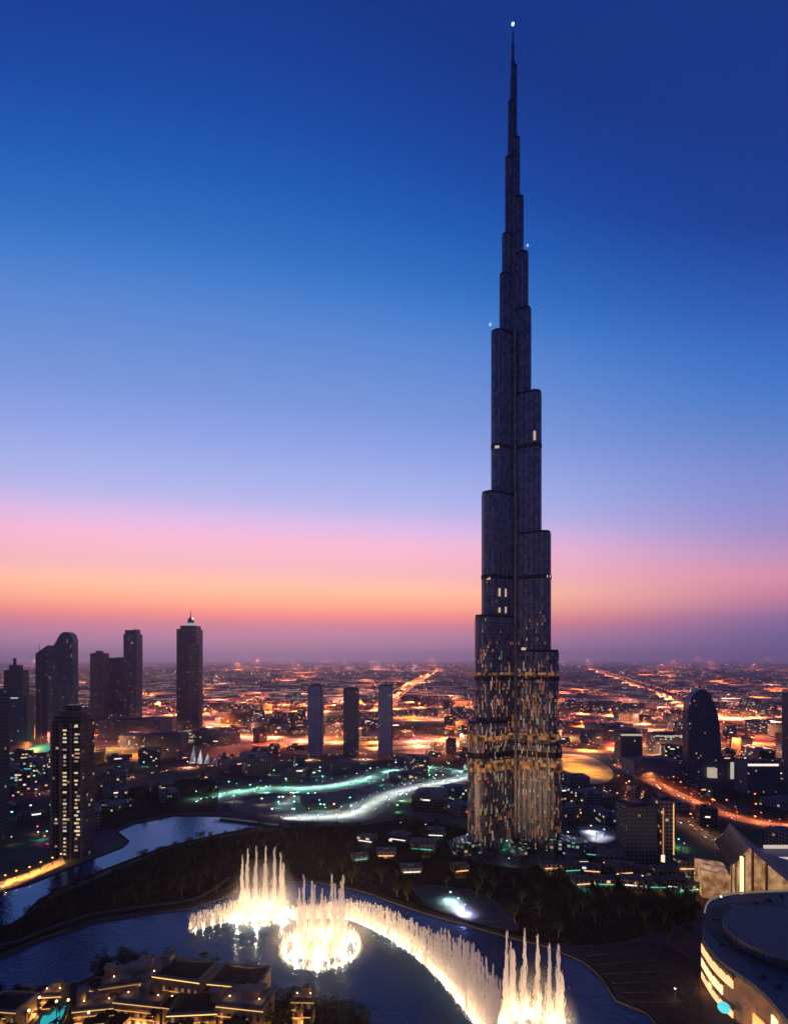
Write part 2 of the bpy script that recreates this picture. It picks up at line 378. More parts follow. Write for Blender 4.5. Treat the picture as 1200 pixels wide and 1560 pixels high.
wideroad = road('lake_boulevard', [(430,1252),(500,1249),(548,1244),(580,1226),(620,1208),(665,1198),(716,1188)], 34, (.85,1,.95), 20, 6000, concrete, z=.08, hl=10, rh=.5)
road('park_road', [(740,1196),(860,1210),(930,1213),(1000,1240),(1050,1260),(1110,1300)], 14, (1,.5,.25), 30, 2400, None, z=.085, hl=9, rh=.5)
flat('boulevard_plaza', [P(*p)[:2] for p in ((350,1226),(410,1213),(470,1213),(545,1203),(600,1188),(640,1181),(700,1183),(650,1195),(610,1202),(570,1224),(535,1238),(440,1244),(360,1236))], .014, mat('plaza_paving', (.12,.12,.12), .9, scale=.06, spec=.1), soft=True)  # pale ground added to catch spill from the road lamps
flat('side_lot', [P(*p)[:2] for p in ((590,1250),(640,1215),(700,1202),(712,1230),(690,1250))], .016, mat('lot_asphalt', (.09,.09,.09), .9, scale=.06, spec=.1), soft=True)
br = spline([P(*p, 4) for p in [(330,1240),(380,1246),(430,1252),(480,1255),(545,1256)]])
ribbon('bridge_deck', br, 12, 4.0, asphalt, h=1.4)

# ------------------------------------------------------------------ supertall tower
TX, TY = (781-600)*563/F, 563.0
tower_root = thing('supertall_tower', 'immense dark stepped skyscraper tapering to a spire, the tallest thing in view', 'skyscraper', (TX, TY, 0))
tw_mat, n, l, b = base_mat('steel_and_glass')
uv = n.new('ShaderNodeUVMap'); sp = n.new('ShaderNodeSeparateXYZ'); l.new(uv.outputs[0], sp.inputs[0])
def wave(out, per, thr):
    a = n.new('ShaderNodeMath'); a.operation = 'DIVIDE'; l.new(out, a.inputs[0]); a.inputs[1].default_value = per
    f = n.new('ShaderNodeMath'); f.operation = 'FRACT'; l.new(a.outputs[0], f.inputs[0])
    g_ = n.new('ShaderNodeMath'); g_.operation = 'LESS_THAN'; l.new(f.outputs[0], g_.inputs[0]); g_.inputs[1].default_value = thr; return g_.outputs[0]
fin, flo = wave(sp.outputs['X'], 5.2, .3), wave(sp.outputs['Y'], 3.7, .25)
mx = n.new('ShaderNodeMath'); mx.operation = 'MAXIMUM'; l.new(fin, mx.inputs[0])
fh = n.new('ShaderNodeMath'); fh.operation = 'MULTIPLY'; l.new(flo, fh.inputs[0]); fh.inputs[1].default_value = .45; l.new(fh.outputs[0], mx.inputs[1])
cr = n.new('ShaderNodeMix'); cr.data_type = 'RGBA'; l.new(mx.outputs[0], cr.inputs['Factor']); cr.inputs['A'].default_value = (.125,.135,.18,1); cr.inputs['B'].default_value = (.24,.235,.27,1)
pf = n.new('ShaderNodeVectorMath'); pf.operation = 'MULTIPLY'; pf.inputs[1].default_value = (1/2.6, 1/3.7, 0); l.new(uv.outputs[0], pf.inputs[0])
pg = n.new('ShaderNodeVectorMath'); pg.operation = 'FLOOR'; l.new(pf.outputs[0], pg.inputs[0]); ph = n.new('ShaderNodeTexWhiteNoise'); l.new(pg.outputs[0], ph.inputs['Vector'])
pr_ = n.new('ShaderNodeMapRange'); pr_.inputs['To Min'].default_value = .55; pr_.inputs['To Max'].default_value = 1.35; l.new(ph.outputs['Value'], pr_.inputs['Value'])
pm = n.new('ShaderNodeVectorMath'); pm.operation = 'SCALE'; l.new(cr.outputs['Result'], pm.inputs[0]); l.new(pr_.outputs[0], pm.inputs['Scale']); l.new(pm.outputs[0], b.inputs['Base Color'])
pq = n.new('ShaderNodeMapRange'); pq.inputs['To Min'].default_value = .28; pq.inputs['To Max'].default_value = .5; l.new(ph.outputs['Value'], pq.inputs['Value']); l.new(pq.outputs[0], b.inputs['Roughness']); b.inputs['Metallic'].default_value = .7; b.inputs['Roughness'].default_value = .32
mech = mat('mechanical_louvre', (.02,.02,.026), .6, .3)
steel = mat('spire_steel', (.1,.11,.15), .4, .7)

def wing_outline(rc, w, ang, amp=.55):
    pts = []
    def add(u, v, nu, nv, s):
        k = amp*abs(math.sin(PI*s/5.2)); pts.append((u+nu*k, v+nv*k))
    s = 0.0; st = 1.3; h = w/2
    nside = max(2, int(rc/st))
    for i in range(nside): add(rc*i/nside, -h, 0, -1, s); s += rc/nside
    na = max(6, int(PI*h/st))
    for i in range(na+1):
        a = -PI/2+PI*i/na; add(rc+h*math.cos(a), h*math.sin(a), math.cos(a), math.sin(a), s); s += PI*h/na
    for i in range(nside-1, -1, -1): add(rc*i/nside, h, 0, 1, s); s += rc/nside
    c, d = math.cos(ang), math.sin(ang)
    return [(u*c-v*d, u*d+v*c) for u, v in pts]
WL = [(155,8),(240,13),(357,18),(418,22),(505,36),(750,52),(937,63),(1098,75)]
WR = [(100,6),(210,10),(300,15),(385,21),(470,25),(597,39),(810,52),(990,63),(1132,66.5)]
WB = [(125,7),(275,13),(440,22),(550,34),(700,44),(880,56),(1060,68)]
FRONT = []     # places on the facade that look at the lake, for the lit rooms
for wname, tiers, ang in (('west_wing', WL, R(210)), ('east_wing', WR, R(330)), ('rear_wing', WB, R(90))):
    wr = None; prev = 0.0
    for (yt, e) in reversed(tiers):
        em = e*TY/F; w = 3.6+.36*em
        for _ in range(6):
            rc = max(.5, (em-w/2)/.866); em = e*(TY+math.sin(ang)*rc)/F if ang != R(90) else e*TY/F
        dep = TY+math.sin(ang)*rc; z1 = HC-(yt-HOR)*dep/F
        o2 = wing_outline(rc, w, ang, .55 if w > 8 else .2)
        q = MB().prism(o2, max(0, prev-1.0), z1-2.4)
        o = q.build('wing_tier', tw_mat, tower_root)
        MB().prism([(x*.985, y*.985) for x, y in o2], z1-2.6, z1).build('parapet', mech, o)
        FRONT.append((o2, max(0, prev), z1, wname, rc, w)); prev = z1
def zt(y, dep=TY): return HC-(y-HOR)*dep/F
def circ(r, n=14, c=(0,0)): return [(c[0]+r*math.cos(2*PI*k/n), c[1]+r*math.sin(2*PI*k/n)) for k in range(n)]
MB().prism(circ(5.6), 0, zt(215)).prism(circ(4.0), zt(215), zt(165)).prism(circ(3.0), zt(165), zt(120)).build('core', tw_mat, tower_root)
MB().prism(circ(2.1), zt(121), zt(92)).prism(circ(1.35), zt(92), zt(66)).prism(circ(.85, 10), zt(66), zt(40), taper=circ(.4, 10)).build('spire', steel, tower_root)
for y0, y1, yy, r_ in ((1290,990,-13.2,2.0), (990,752,-11.4,1.8), (752,508,-9.2,1.7), (508,300,-5.6,1.3)):
    MB().prism(circ(r_, 12, (0, yy)), max(0, zt(y0)), zt(y1)).build('central_shaft', mat('shaft_metal', (.2,.2,.23), .35, .6), tower_root)
wl = glow('beacon_white', (.7,.82,1), 2.5)
MB().ball((0, 0, zt(36)), 1.5).build('beacon', wl, tower_root)
MB().ball(((802-781)*TY/F, -4, zt(378)), 1.3).build('beacon', glow('beacon_soft', (.5,.65,1), .8), tower_root)
MB().ball(((744-781)*TY/F, -10, zt(503)), 1.5).build('beacon', MATS['beacon_soft'], tower_root)
# mechanical floors: darker louvred belts that stand slightly proud, some of them lit
def belt(ya, yb, m, name='louvre_belt', wings=('west_wing','east_wing')):
    za, zb = zt(yb), zt(ya)
    for o2, z0, z1, wn, rc, w in FRONT:
        if wn in wings and z0 < za and z1 > zb:
            c = [(x*1.012, y*1.012) for x, y in o2]
            MB().prism(c, za, zb, top=True, bottom=True).build(name, m, tower_root)
belt(880, 886, mech); belt(684, 690, mech); belt(1140, 1148, mech); belt(1030, 1036, mech)
m, n, l, b = base_mat('lit_plant_floor')
b.inputs['Base Color'].default_value = (.05,.04,.04,1)
uv = n.new('ShaderNodeUVMap'); mp = n.new('ShaderNodeVectorMath'); mp.operation = 'MULTIPLY'; mp.inputs[1].default_value = (1/2.6, 1/3.7, 0); l.new(uv.outputs[0], mp.inputs[0])
fl = n.new('ShaderNodeVectorMath'); fl.operation = 'FLOOR'; l.new(mp.outputs[0], fl.inputs[0]); wn_ = n.new('ShaderNodeTexWhiteNoise'); l.new(fl.outputs[0], wn_.inputs['Vector'])
pw = n.new('ShaderNodeMath'); pw.operation = 'POWER'; l.new(wn_.outputs['Value'], pw.inputs[0]); pw.inputs[1].default_value = 1.6
mu = n.new('ShaderNodeMath'); mu.operation = 'MULTIPLY'; l.new(pw.outputs[0], mu.inputs[0]); mu.inputs[1].default_value = .42
b.inputs['Emission Color'].default_value = (1,.42,.13,1); l.new(mu.outputs[0], b.inputs['Emission Strength']); m.cycles.emission_sampling = 'NONE'
litfloor = m
belt(1114, 1124, litfloor, 'lit_floor'); belt(1152, 1168, litfloor, 'lit_floor'); belt(1024, 1028, litfloor, 'lit_floor')
# lit rooms
wm = [glow('room_warm', (1,.48,.22), .2), glow('room_amber', (1,.36,.12), .17), glow('room_pale', (1,.78,.6), .25), glow('room_green', (.5,.85,.55), .16), glow('room_dim', (1,.45,.25), .12)]
fp = []
for o2, z0, z1, wn, rc, w in FRONT:
    if wn == 'rear_wing': continue
    for i in range(len(o2)):
        a, c = Vector(o2[i]), Vector(o2[(i+1) % len(o2)]); e = c-a
        if e.length < .2: continue
        nn = Vector((e.y, -e.x)).normalized()
        if nn.y < -.25: fp.append((a+e*.5, nn, z0, z1))
rnd = random.Random(3)
wins = []
for _ in range(7200):
    p, nn, z0, z1 = rnd.choice(fp)
    y = 890+(1275-890)*(rnd.random()**.75)
    z = zt(y)
    if not (z0+3 < z < z1-4): continue
    dens = .05+.95*max(0, min(1, (y-930)/160)); dens *= .5+.5*abs(math.sin(p.x*.55))
    if 1185 < y: dens *= .45
    if rnd.random() > dens: continue
    z = round(z/3.7)*3.7
    ht = rnd.choice((2.6, 2.6, 2.6, 2.6, 4, 6.3, 9)) if y > 1000 else 2.6
    wins.append((p, nn, z, ht, rnd.choices(range(5), (3,2.4,2,1.2,4))[0]))
def winbox(q, p, nn, z, w_, h, proud=.12):
    tn = Vector((-nn.y, nn.x)); a = p-tn*w_/2; c = p+tn*w_/2
    q.prism([(a-nn*.3)[:], (a+nn*proud)[:], (c+nn*proud)[:], (c-nn*.3)[:]][::-1], z, z+h, bottom=True)
wins.sort(key=lambda t: -t[3])
for p, nn, z, h, k in wins[:100]:
    q = MB(); winbox(q, p, nn, z, 1.0, h); q.build('lit_window', wm[k], tower_root)
rest = [MB() for _ in wm]
for p, nn, z, h, k in wins[100:]: winbox(rest[k], p, nn, z, 1.1, h)
for q, mm_ in zip(rest, wm):
    if q.v: tag(q.build('lit_windows', mm_, tower_root), kind='stuff')
strip = glow('light_strip_glow', (1,.72,.6), .26)
for xp, ya, yb in ((758,1180,905),(766,1240,1000),(790,1180,1060),(803,1200,1040),(822,1190,1050),(741,1170,1010),(749,1180,985),(812,1170,1070)):
    xw = (xp-781)*TY/F
    best = min((q for q in fp if abs(q[0].x-xw) < 1.8 and q[2] < zt(ya-20)), key=lambda q: q[0].y, default=None)
    if best:
        z0, z1 = zt(ya), min(zt(yb), best[3]-3)
        q = MB(); z = z0
        while z < z1-4:
            winbox(q, best[0], best[1], z, .8, 6.0 if rnd.random() < .6 else 3.0); z += 8.5+rnd.random()*5
        q.build('light_strip', strip, tower_root)
for xp, yp, hh in ((735,888,2.4),(828,885,2.6),(806,681,9),(751,692,2.5),(758,912,8),(768,912,8),(758,936,5),(768,936,6),(790,991,2.5)):
    xw = (xp-781)*TY/F
    best = min((q for q in fp if abs(q[0].x-xw) < 2.2 and q[2] < zt(yp) < q[3]), key=lambda q: q[0].y, default=None)
    if best:
        q = MB(); winbox(q, best[0], best[1], zt(yp), 2.2 if hh > 3 else 4.2, hh, .3); q.build('lit_terrace', glow('terrace_glow', (1,.72,.5), .55), tower_root)
# petal shaped entrance pavilions at the foot
for ang in (210, 330, 270):
    a = R(ang); q = wing_outline(62, 20 if ang != 270 else 26, a, 0); rr = 1.0 if ang != 270 else .62
    q = [(x*rr, y*rr) for x, y in q]
    o = MB().prism(q, 0, 13 if ang != 270 else 9).build('entrance_pavilion', facade('pavilion_glass', (.05,.07,.07), (.02,.05,.05), .5, .5, 4, 4, 1), tower_root)

# ------------------------------------------------------------------ other towers
def rect(w, d, c=(0,0)): return [(c[0]-w/2,c[1]-d/2),(c[0]+w/2,c[1]-d/2),(c[0]+w/2,c[1]+d/2),(c[0]-w/2,c[1]+d/2)]
roofm = mat('roof_gravel', (.09,.09,.095), .9, scale=.3)
def place(x0, x1, yb, depth=0.0):
    Y = D(yb)
    if depth:
        a, c = x0, x1
        for _ in range(6):       # leave room for the side face that shows past the front
            d = (c-a)*Y/F*depth; k = d/(Y+d)
            if x1 < 600: c = (x1-600*k)/(1-k); c = max(c, a+(x1-x0)*.5)
            else: a = (x0-600*k)/(1-k); a = min(a, c-(x1-x0)*.5)
        x0, x1 = a, c
    Y = D(yb); return ((x0+x1)/2-600)*Y/F, Y, (x1-x0)*Y/F
def ht(y, Y): return HC-(y-HOR)*Y/F
def rooftop(root, w, d, z, s=0, c=(0,0)):
    r = random.Random(s+int(w*10)); q = MB()
    q.prism(rect(w*.5, d*.4, c), z, z+3.2)
    for _ in range(5):
        a = c[0]+r.uniform(-.4,.4)*w; b_ = c[1]+r.uniform(-.4,.4)*d; q.prism(rect(r.uniform(1.5,3.5), r.uniform(1.5,3), (a, b_)), z+.01, z+r.uniform(1,2.5))
    return q.build('rooftop_plant', roofm, root)
FAC = dict(
    dark=facade('dark_glass_facade', (.09,.11,.14), (.03,.045,.07), .03, .5),
    pale=facade('pale_slab_facade', (.5,.54,.58), (.18,.21,.25), .02, .5, 4, 3.6),  # haze over the slim towers put into paler walls and glass
    blue=facade('blue_glass_facade', (.12,.16,.2), (.05,.08,.11), .03, .5, 3, 3.8),
    teal=facade('teal_glass_facade', (.05,.08,.08), (.02,.055,.06), .02, .4, 3, 3.8, 1),
    grey=facade('grey_concrete_facade', (.16,.16,.17), (.04,.045,.05), .03, .6, 4, 3.6),
    brown=facade('brown_stone_facade', (.11,.085,.07), (.02,.02,.025), .035, .6, 3.6, 3.5, 2),
    beige=facade('beige_stone_facade', (.3,.25,.2), (.04,.04,.045), .08, 1.0, 4, 3.5, 2),
    slabs=facade('night_block_facade', (.13,.12,.115), (.03,.03,.035), .09, 1.6, 4, 3.4, 0),
    office=facade('office_facade', (.1,.105,.11), (.03,.04,.045), .2, 1.2, 5, 3.8, 1))
def slab(name, label, x0, x1, yt, yb, fac, depth=.8, rz=0.0, cat='tower', extra=None):
    X, Y, w = place(x0, x1, yb, depth); h = ht(yt, Y); d = w*depth
    r = thing(name, label, cat, (X, Y+d/2, 0), rz)
    MB().prism(rect(w, d), 0, h, top=False).build('wall', FAC[fac], r)
    MB().prism(rect(w*.96, d*.96), h-.4, h-.02).build('roof', roofm, r)
    q = MB()
    for a, b_, c, e in ((-w/2,w/2,-d/2,-d/2+.5), (-w/2,w/2,d/2-.5,d/2), (-w/2,-w/2+.5,-d/2+.5,d/2-.5), (w/2-.5,w/2,-d/2+.5,d/2-.5)): q.box(a, b_, c, e, h, h+1.3)
    q.build('parapet', roofm, r)
    rooftop(r, w, d, h)
    if extra: extra(r, w, d, h, Y)
    return r, w, d, h, Y
def litwins(r, w, d, spots, Y, m=None, sz=(2.6, 1.8)):
    """spots: (x metres from centre, z)"""
    for x, z in spots:
        MB().box(x-sz[0]/2, x+sz[0]/2, -d/2-.25, -d/2+.1, z, z+sz[1]).build('lit_window', m or wm[2], r)

slab('apartment_tower', 'dark tower cut off by the left edge of the frame', -40, 14, 1052, 1292, 'teal', .6)
slab('apartment_tower', 'grey slab tower with a white lit roof strip at far left', 10, 52, 1062, 1156, 'grey', .5, extra=lambda r, w, d, h, Y: MB().box(-w*.3, w*.05, -d/2-.3, -d/2+.2, h-3, h-1).build('roof_light', glow('cool_strip', (.8,.95,1), .6), r))
slab('apartment_tower', 'hazy distant tower with stepped mechanical crown behind the grey slab', 6, 44, 1022, 1122, 'teal', .6,
     extra=lambda r, w, d, h, Y: (MB().prism(rect(w*.55, d*.6, (-w*.02, 0)), h, h+14).prism(rect(w*.12, d*.2, (-w*.1, 0)), h+14, h+30).build('crown', FAC['teal'], r)))
# slanted tower and its rounded neighbour
X, Y, w = place(54, 82, 1140, .9); d = w*.9; r = thing('slanted_tower', 'dark tower with a sloping top beside the rounded one', 'tower', (X, Y+d/2, 0))
h1, h2 = ht(996, Y), ht(989, Y); q = MB().prism(rect(w, d), 0, h1, top=False)
q.face([(-w/2,-d/2,h1),(w/2,-d/2,h1),(w/2,-d/2,h2+8)], [(0,h1),(w,h1),(w,h2)]); q.face([(w/2,d/2,h1),(-w/2,d/2,h1),(w/2,d/2,h2+8)], [(0,h1),(w,h1),(w,h2)])
q.face([(w/2,-d/2,h1),(w/2,d/2,h1),(w/2,d/2,h2+8),(w/2,-d/2,h2+8)]); q.build('wall', FAC['dark'], r)
q = MB(); q.face([(-w/2,-d/2,h1),(w/2,-d/2,h2+8),(w/2,d/2,h2+8),(-w/2,d/2,h1)]); q.build('roof', roofm, r)
MB().tube([(-w*.45,0,h1-2),(-w*.45,0,h1+22)], [.8,.3]).build('antenna', steel, r)
MB().box(-w*.12, w*.02, -d/2-.6, -d/2, 0, h1-4).build('pier', concrete, r)
def arch_tower(name, label, prof, yb, fac, depth, cat='tower', fin=True):
    """prof: silhouette as photo points, extruded along depth into a real slab"""
    Y = D(yb); pts = [((x-600)*Y/F, ht(y, Y)) for x, y in prof]; cx = (min(p[0] for p in pts)+max(p[0] for p in pts))/2
    pts = [(x-cx, z) for x, z in pts]; w = max(p[0] for p in pts)-min(p[0] for p in pts); d = w*depth
    r = thing(name, label, cat, (cx, Y+d/2, 0)); q = MB()
    for yy, fl_ in ((-d/2, 0), (d/2, 1)):
        for t in tessellate_polygon([[Vector((x, z, 0)) for x, z in pts]]):
            p = [pts[k] for k in t]
            ccw = (p[1][0]-p[0][0])*(p[2][1]-p[0][1])-(p[1][1]-p[0][1])*(p[2][0]-p[0][0]) > 0
            if ccw == bool(fl_): p = p[::-1]
            q.face([(x, yy, z) for x, z in p], [(x, z) for x, z in p])
    e = q; k = len(pts); s = 0
    area = sum(pts[i][0]*pts[(i+1) % k][1]-pts[(i+1) % k][0]*pts[i][1] for i in range(k))
    for i in range(k):
        a, c = pts[i], pts[(i+1) % k]
        if area < 0: a, c = c, a
        ln = math.hypot(a[0]-c[0], a[1]-c[1])
        e.face([(a[0],-d/2,a[1]),(a[0],d/2,a[1]),(c[0],d/2,c[1]),(c[0],-d/2,c[1])], [(0,a[1]),(d,a[1]),(d,c[1]),(0,c[1])])
    e.build('wall', FAC[fac], r)
    return r, w, d, Y, cx
r, w, d, Y, cx = arch_tower('rounded_tower', 'dark tower with a rounded shoulder and curved top', [(79,1142),(79,986),(84,980),(88,972),(92,966),(97,963),(103,963),(108,967),(111,975),(111,1142)], 1142, 'blue', .45)
MB().tube([((93-600)*Y/F-cx, -d/2-1, 0), ((93-600)*Y/F-cx, -d/2-1, ht(1000, Y))], 1.6).build('pier', concrete, r)
slab('office_tower', 'dark wide slab tower left of the one with the notched crown', 137, 166, 996, 1100, 'dark', .7, extra=lambda r, w, d, h, Y: MB().prism(rect(w*.5, d*.6, (0, 0)), h, h+9, taper=rect(w*.3, d*.4)).build('crown', FAC['dark'], r))
slab('office_tower', 'lower dark slab joined between the wide slab and the notched tower', 166, 206, 1003, 1096, 'dark', .6)
X, Y, w = place(188, 217, 1102, 1.0); d = w; r = thing('notched_tower', 'tall narrow dark tower with a notched crown', 'tower', (X, Y+d/2, 0)); h = ht(966, Y)
MB().prism(rect(w*.94, d), 0, h*.55, top=False).prism(rect(w, d), h*.55, h).build('wall', FAC['dark'], r)
q = MB()
for x in (-.36, -.02, .3): q.prism(rect(w*.2, d*.7, (x*w, 0)), h, h+12 if x < .2 else h+14)
q.build('crown', FAC['dark'], r); litwins(r, w, d, [(w*.15, h-28)], Y, sz=(6,5))
# spired tower
X, Y, w = place(268, 312, 1112, .5); d = w*.8; r = thing('spired_tower', 'tall two part tower with a white lit crown and thin spire', 'tower', (X, Y+d/2, 0)); h = ht(953, Y); k = Y/F*.9
MB().prism(rect(33*k, d, (-3.5*k, 0)), 0, h-6*k, top=False).prism(rect(26*k, d*.8, (-2*k, 0)), h-6*k, h).build('wall', FAC['dark'], r)
MB().prism(rect(19*k, d*.5, (10.5*k, -d*.4)), 0, ht(980, Y)).build('front_slab', FAC['grey'], r)
q = MB().prism(circ(8*k, 12, (-2*k, 0)), h, h+5*k).build('crown', glow('crown_glow', (.9,.9,1), .35), r)
MB().prism(circ(6*k, 12, (-2*k, 0)), h+5*k, h+14*k, taper=circ(4*k, 12, (-2*k, 0))).build('crown_cap', FAC['grey'], r)
MB().tube([(-2*k,0,h+14*k),(-2*k,0,h+28*k)], [1.6,.4]).build('spire', steel, r)
MB().ball((5*k, -d*.3, h+12*k), 2.6).build('beacon', glow('lamp_white_soft', WHITE, 1.6), r)
# lit residential tower in front, left
X, Y, w = place(79, 144, 1308, .8); d = w*.8; r = thing('residential_tower', 'brown residential tower with two columns of bright windows beside the canal', 'tower', (X, Y+d/2, 0)); h = ht(1092, Y)
q = MB().prism(rect(w, d), 0, h-5, top=False); q.prism(rect(w*.86, d*.86), h-5, h+1).build('wall', FAC['brown'], r)
MB().prism(circ(w*.42, 20), h+1, h+5).build('crown_ring', mat('olive_stone', (.14,.13,.06), .8), r)
MB().prism(circ(w*.25, 16), h+5, h+10).build('lift_room', FAC['brown'], r)
for x in (-.5, -.2, .14, .5): MB().box(w*x-.9, w*x+.9, -d/2-1.2, -d/2, 0, h-6).build('pier', mat('tan_stone', (.2,.16,.12), .8), r)
rr_ = random.Random(5); nfl = int((h-8)/3.6)
for f in range(nfl):
    z = 3+f*3.6
    for x, pr in ((-.07, .8), (.31, .62), (.38, .35), (-.36, .12)):
        if rr_.random() < pr: litwins(r, w, d, [(w*x, z)], Y, rr_.choice((glow('room_cream', (1,.86,.6), .65), glow('room_soft', (1,.65,.3), .35), glow('room_gold', (1,.75,.35), .75), wm[2])), (rr_.choice((2.2, 3.4)), 1.7))
# three slim towers in the middle distance
for x0, x1, yt, lab in ((469,493,1046,'slim grey tower, leftmost of the three slender ones'), (523,547,1050,'slim dark tower with pale edge, between two grey slender ones'), (576,598,1046,'slim grey teal tower nearest the spired skyscraper')):
    rr2, w, d, h, Y = slab('slim_tower', lab, x0, x1, yt, 1152, 'blue' if x0 == 523 else 'pale', 1.0)
    MB().box(w/2-2, w/2, -d/2-.5, -d/2, 0, h).build('pier', concrete, rr2)
    for x in (-.3, 0, .3): MB().tube([(w*x, 0, h+1), (w*x, 0, h+1+random.Random(x0).uniform(4, 9))], .5, 5).build('antenna', steel, rr2)
# pointed oval tower, right
prof = [(1048,1184)]+[(1047.5,1150),(1047,1110),(1048,1080),(1052,1064),(1060,1054),(1068,1050),(1076,1052),(1084,1063),(1091,1080),(1096,1105),(1098,1135),(1098,1184)]
r, w, d, Y, cx = arch_tower('oval_tower', 'black bullet shaped tower with a curved top', prof, 1184, 'dark', .3)
MB().box(w*.08, w*.3, -d/2-8, -d/2-.1, 0, 15).build('lit_lobby', glow('lobby_glow', (1,.85,.62), .45), r)
slab('office_tower', 'dark tower cut off by the right edge of the frame', 1191, 1232, 1058, 1192, 'dark', .7)

# lower landmark buildings
def lowb(name, label, x0, x1, yt, yb, fac, depth=1.0, rz=0.0, cat='building', lights=()):
    r, w, d, h, Y = slab(name, label, x0, x1, yt, yb, fac, depth, rz, cat)
    for kind, a, b_, c, e, m_ in lights:
        MB().box(a*w-w/2, b_*w-w/2, -d/2-.5, -d/2+.1, c*h, e*h).build(kind, m_, r)
    return r, w, d, h, Y
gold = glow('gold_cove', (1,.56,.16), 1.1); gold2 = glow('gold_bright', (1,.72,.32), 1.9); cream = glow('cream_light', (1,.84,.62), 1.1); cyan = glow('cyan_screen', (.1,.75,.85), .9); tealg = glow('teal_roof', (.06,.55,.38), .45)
lowb('midrise_block', 'dark midrise with tan lit end wall and gold vertical strips', 938, 1000, 1232, 1318, 'dark', .9)
lowb('midrise_block', 'tan lit midrise wing with two gold strips beside the dark one', 992, 1028, 1222, 1316, 'beige', 1.6, lights=(('light_strip',.86,.92,.1,.97,gold), ('light_strip',.12,.17,.1,.9,glow('strip_dim', (1,.45,.18), .6)), ('lit_entrance',.0,.25,.02,.14,cream)))
lowb('hall', 'long low hall with pale roof line left of the bullet tower', 935, 978, 1118, 1160, 'grey', .8, lights=(('roof_edge',0,1,.92,.99,glow('pale_edge', (1,.8,.55), .5)),))
lowb('hall', 'low hall with greenish front behind the dark plaza', 985, 1042, 1120, 1148, 'office', .6, lights=(('roof_edge',0,1,.9,.98,glow('pale_edge2', (1,.8,.6), .4)),))
lowb('low_block', 'dark block with a bright white roof strip right of the bullet tower', 1118, 1188, 1164, 1212, 'dark', .7, lights=(('roof_edge',0,.95,.93,1.0,glow('white_edge', (1,.85,.7), 1.1)),))
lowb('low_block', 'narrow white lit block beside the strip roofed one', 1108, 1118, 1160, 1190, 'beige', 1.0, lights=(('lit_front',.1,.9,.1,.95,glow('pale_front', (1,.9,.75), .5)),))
lowb('hall', 'grey rectangular hall left of the floodlit white canopy', 222, 286, 1120, 1144, 'grey', .5)
lowb('hall', 'wide bluish roofed hall with skylights under the notched tower', 150, 262, 1098, 1126, 'blue', .5)
lowb('low_block', 'dark blue roofed block right of the skyscraper foot', 946, 1040, 1162, 1186, 'blue', .7)
lowb('low_block', 'low building with a glowing cream wall near the skyscraper foot', 850, 896, 1312, 1326, 'beige', .5, lights=(('lit_front',.0,1,.55,.95,cream),))  # lamplight on the wall put into a glowing front strip
# floodlit white canopy (stand)
X, Y, w = place(286, 325, 1166); r = thing('white_canopy', 'floodlit white sail canopies beside the long road', 'canopy', (X, Y, 0))
cm = mat('canopy_fabric', (.7,.7,.68), .6)
for k_ in range(4):
    x = -w*.45+k_*w*.28; q = MB(); hh = 34-k_*7; q.face([(x,0,2),(x+w*.3,-8,4),(x+w*.12,8,hh)]); q.face([(x,0,2),(x+w*.12,8,hh),(x+w*.05,30,3)]); q.face([(x+w*.3,-8,4),(x+w*.05,30,3),(x+w*.12,8,hh)]); q.build('sail', cm, r)
for k_ in range(3): lamp('floodlight', (X-w*.3+k_*w*.35, Y-40, 10), (.95,1,.85), 30000, 'SPOT', None, .5, (X+k_*4, Y, 22), 70)
# far left pavilion, its teal lighting put into a glowing roof
X, Y, w = place(14, 76, 1158); r = thing('pavilion', 'pavilion with a teal lit roof at the far left', 'building', (X, Y+20, 0)); MB().prism(rect(w, 60), 0, 12, top=False).build('wall', FAC['teal'], r)
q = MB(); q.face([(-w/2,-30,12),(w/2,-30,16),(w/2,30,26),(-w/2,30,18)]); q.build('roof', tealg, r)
q = MB(); q.face([(-w/2,-30,12),(w/2,-30,12),(w/2,-30,16)]); q.build('gable', FAC['teal'], r)
# orange floodlit yard
YARD = [P(*p)[:2] for p in ((852,1148),(900,1154),(932,1174),(924,1192),(880,1192),(854,1174))]
FORE = [P(*p)[:2] for p in ((872,1256),(930,1252),(950,1274),(930,1300),(878,1292))]
yd = flat('yard', YARD, .1, mat('yard_sand', (.5,.36,.16), .9, scale=.05), soft=True)
for x, y in ((864,1158),(876,1166),(884,1176),(900,1172),(908,1182),(870,1172)):
    p = P(x, y); lamp('floodlight', (p.x, p.y, 24), (1,.5,.08), 60000, r=.5, aim=(p.x, p.y, 0))
# ------------------------------------------------------------------ sail shaped hall, right
def wallstrip(q, pts, z0, z1, th=.8):
    for a, c in zip(pts, pts[1:]):
        a, c = Vector(a[:2]), Vector(c[:2]); e = c-a; nn = Vector((-e.y, e.x)).normalized()*th
        q.prism([a[:], c[:], (c+nn)[:], (a+nn)[:]], z0, z1, bottom=True)
o0 = P(1160, 1392); r = thing('curved_hall', 'curved hall with glowing golden glass end and sweeping dark roof', 'building', (0,0,0))
front = spline([P(*p) for p in ((1112,1376),(1128,1392),(1150,1398),(1180,1400),(1230,1404),(1300,1410))], 5)
zt_ = [ht(1300, front[0].y)]
q = MB(); q2 = MB(); nF = len(front)
tops = []
HT = [(1100,20),(1112,28),(1128,40),(1140,50),(1160,42),(1180,34),(1200,27),(1320,16)]
for i, p in enumerate(front):
    u = 600+F*p.x/p.y; z = 16
    for (a_, za_), (b2, zb_) in zip(HT, HT[1:]):
        if a_ <= u <= b2: z = za_+(zb_-za_)*(u-a_)/(b2-a_)
    tops.append(z)
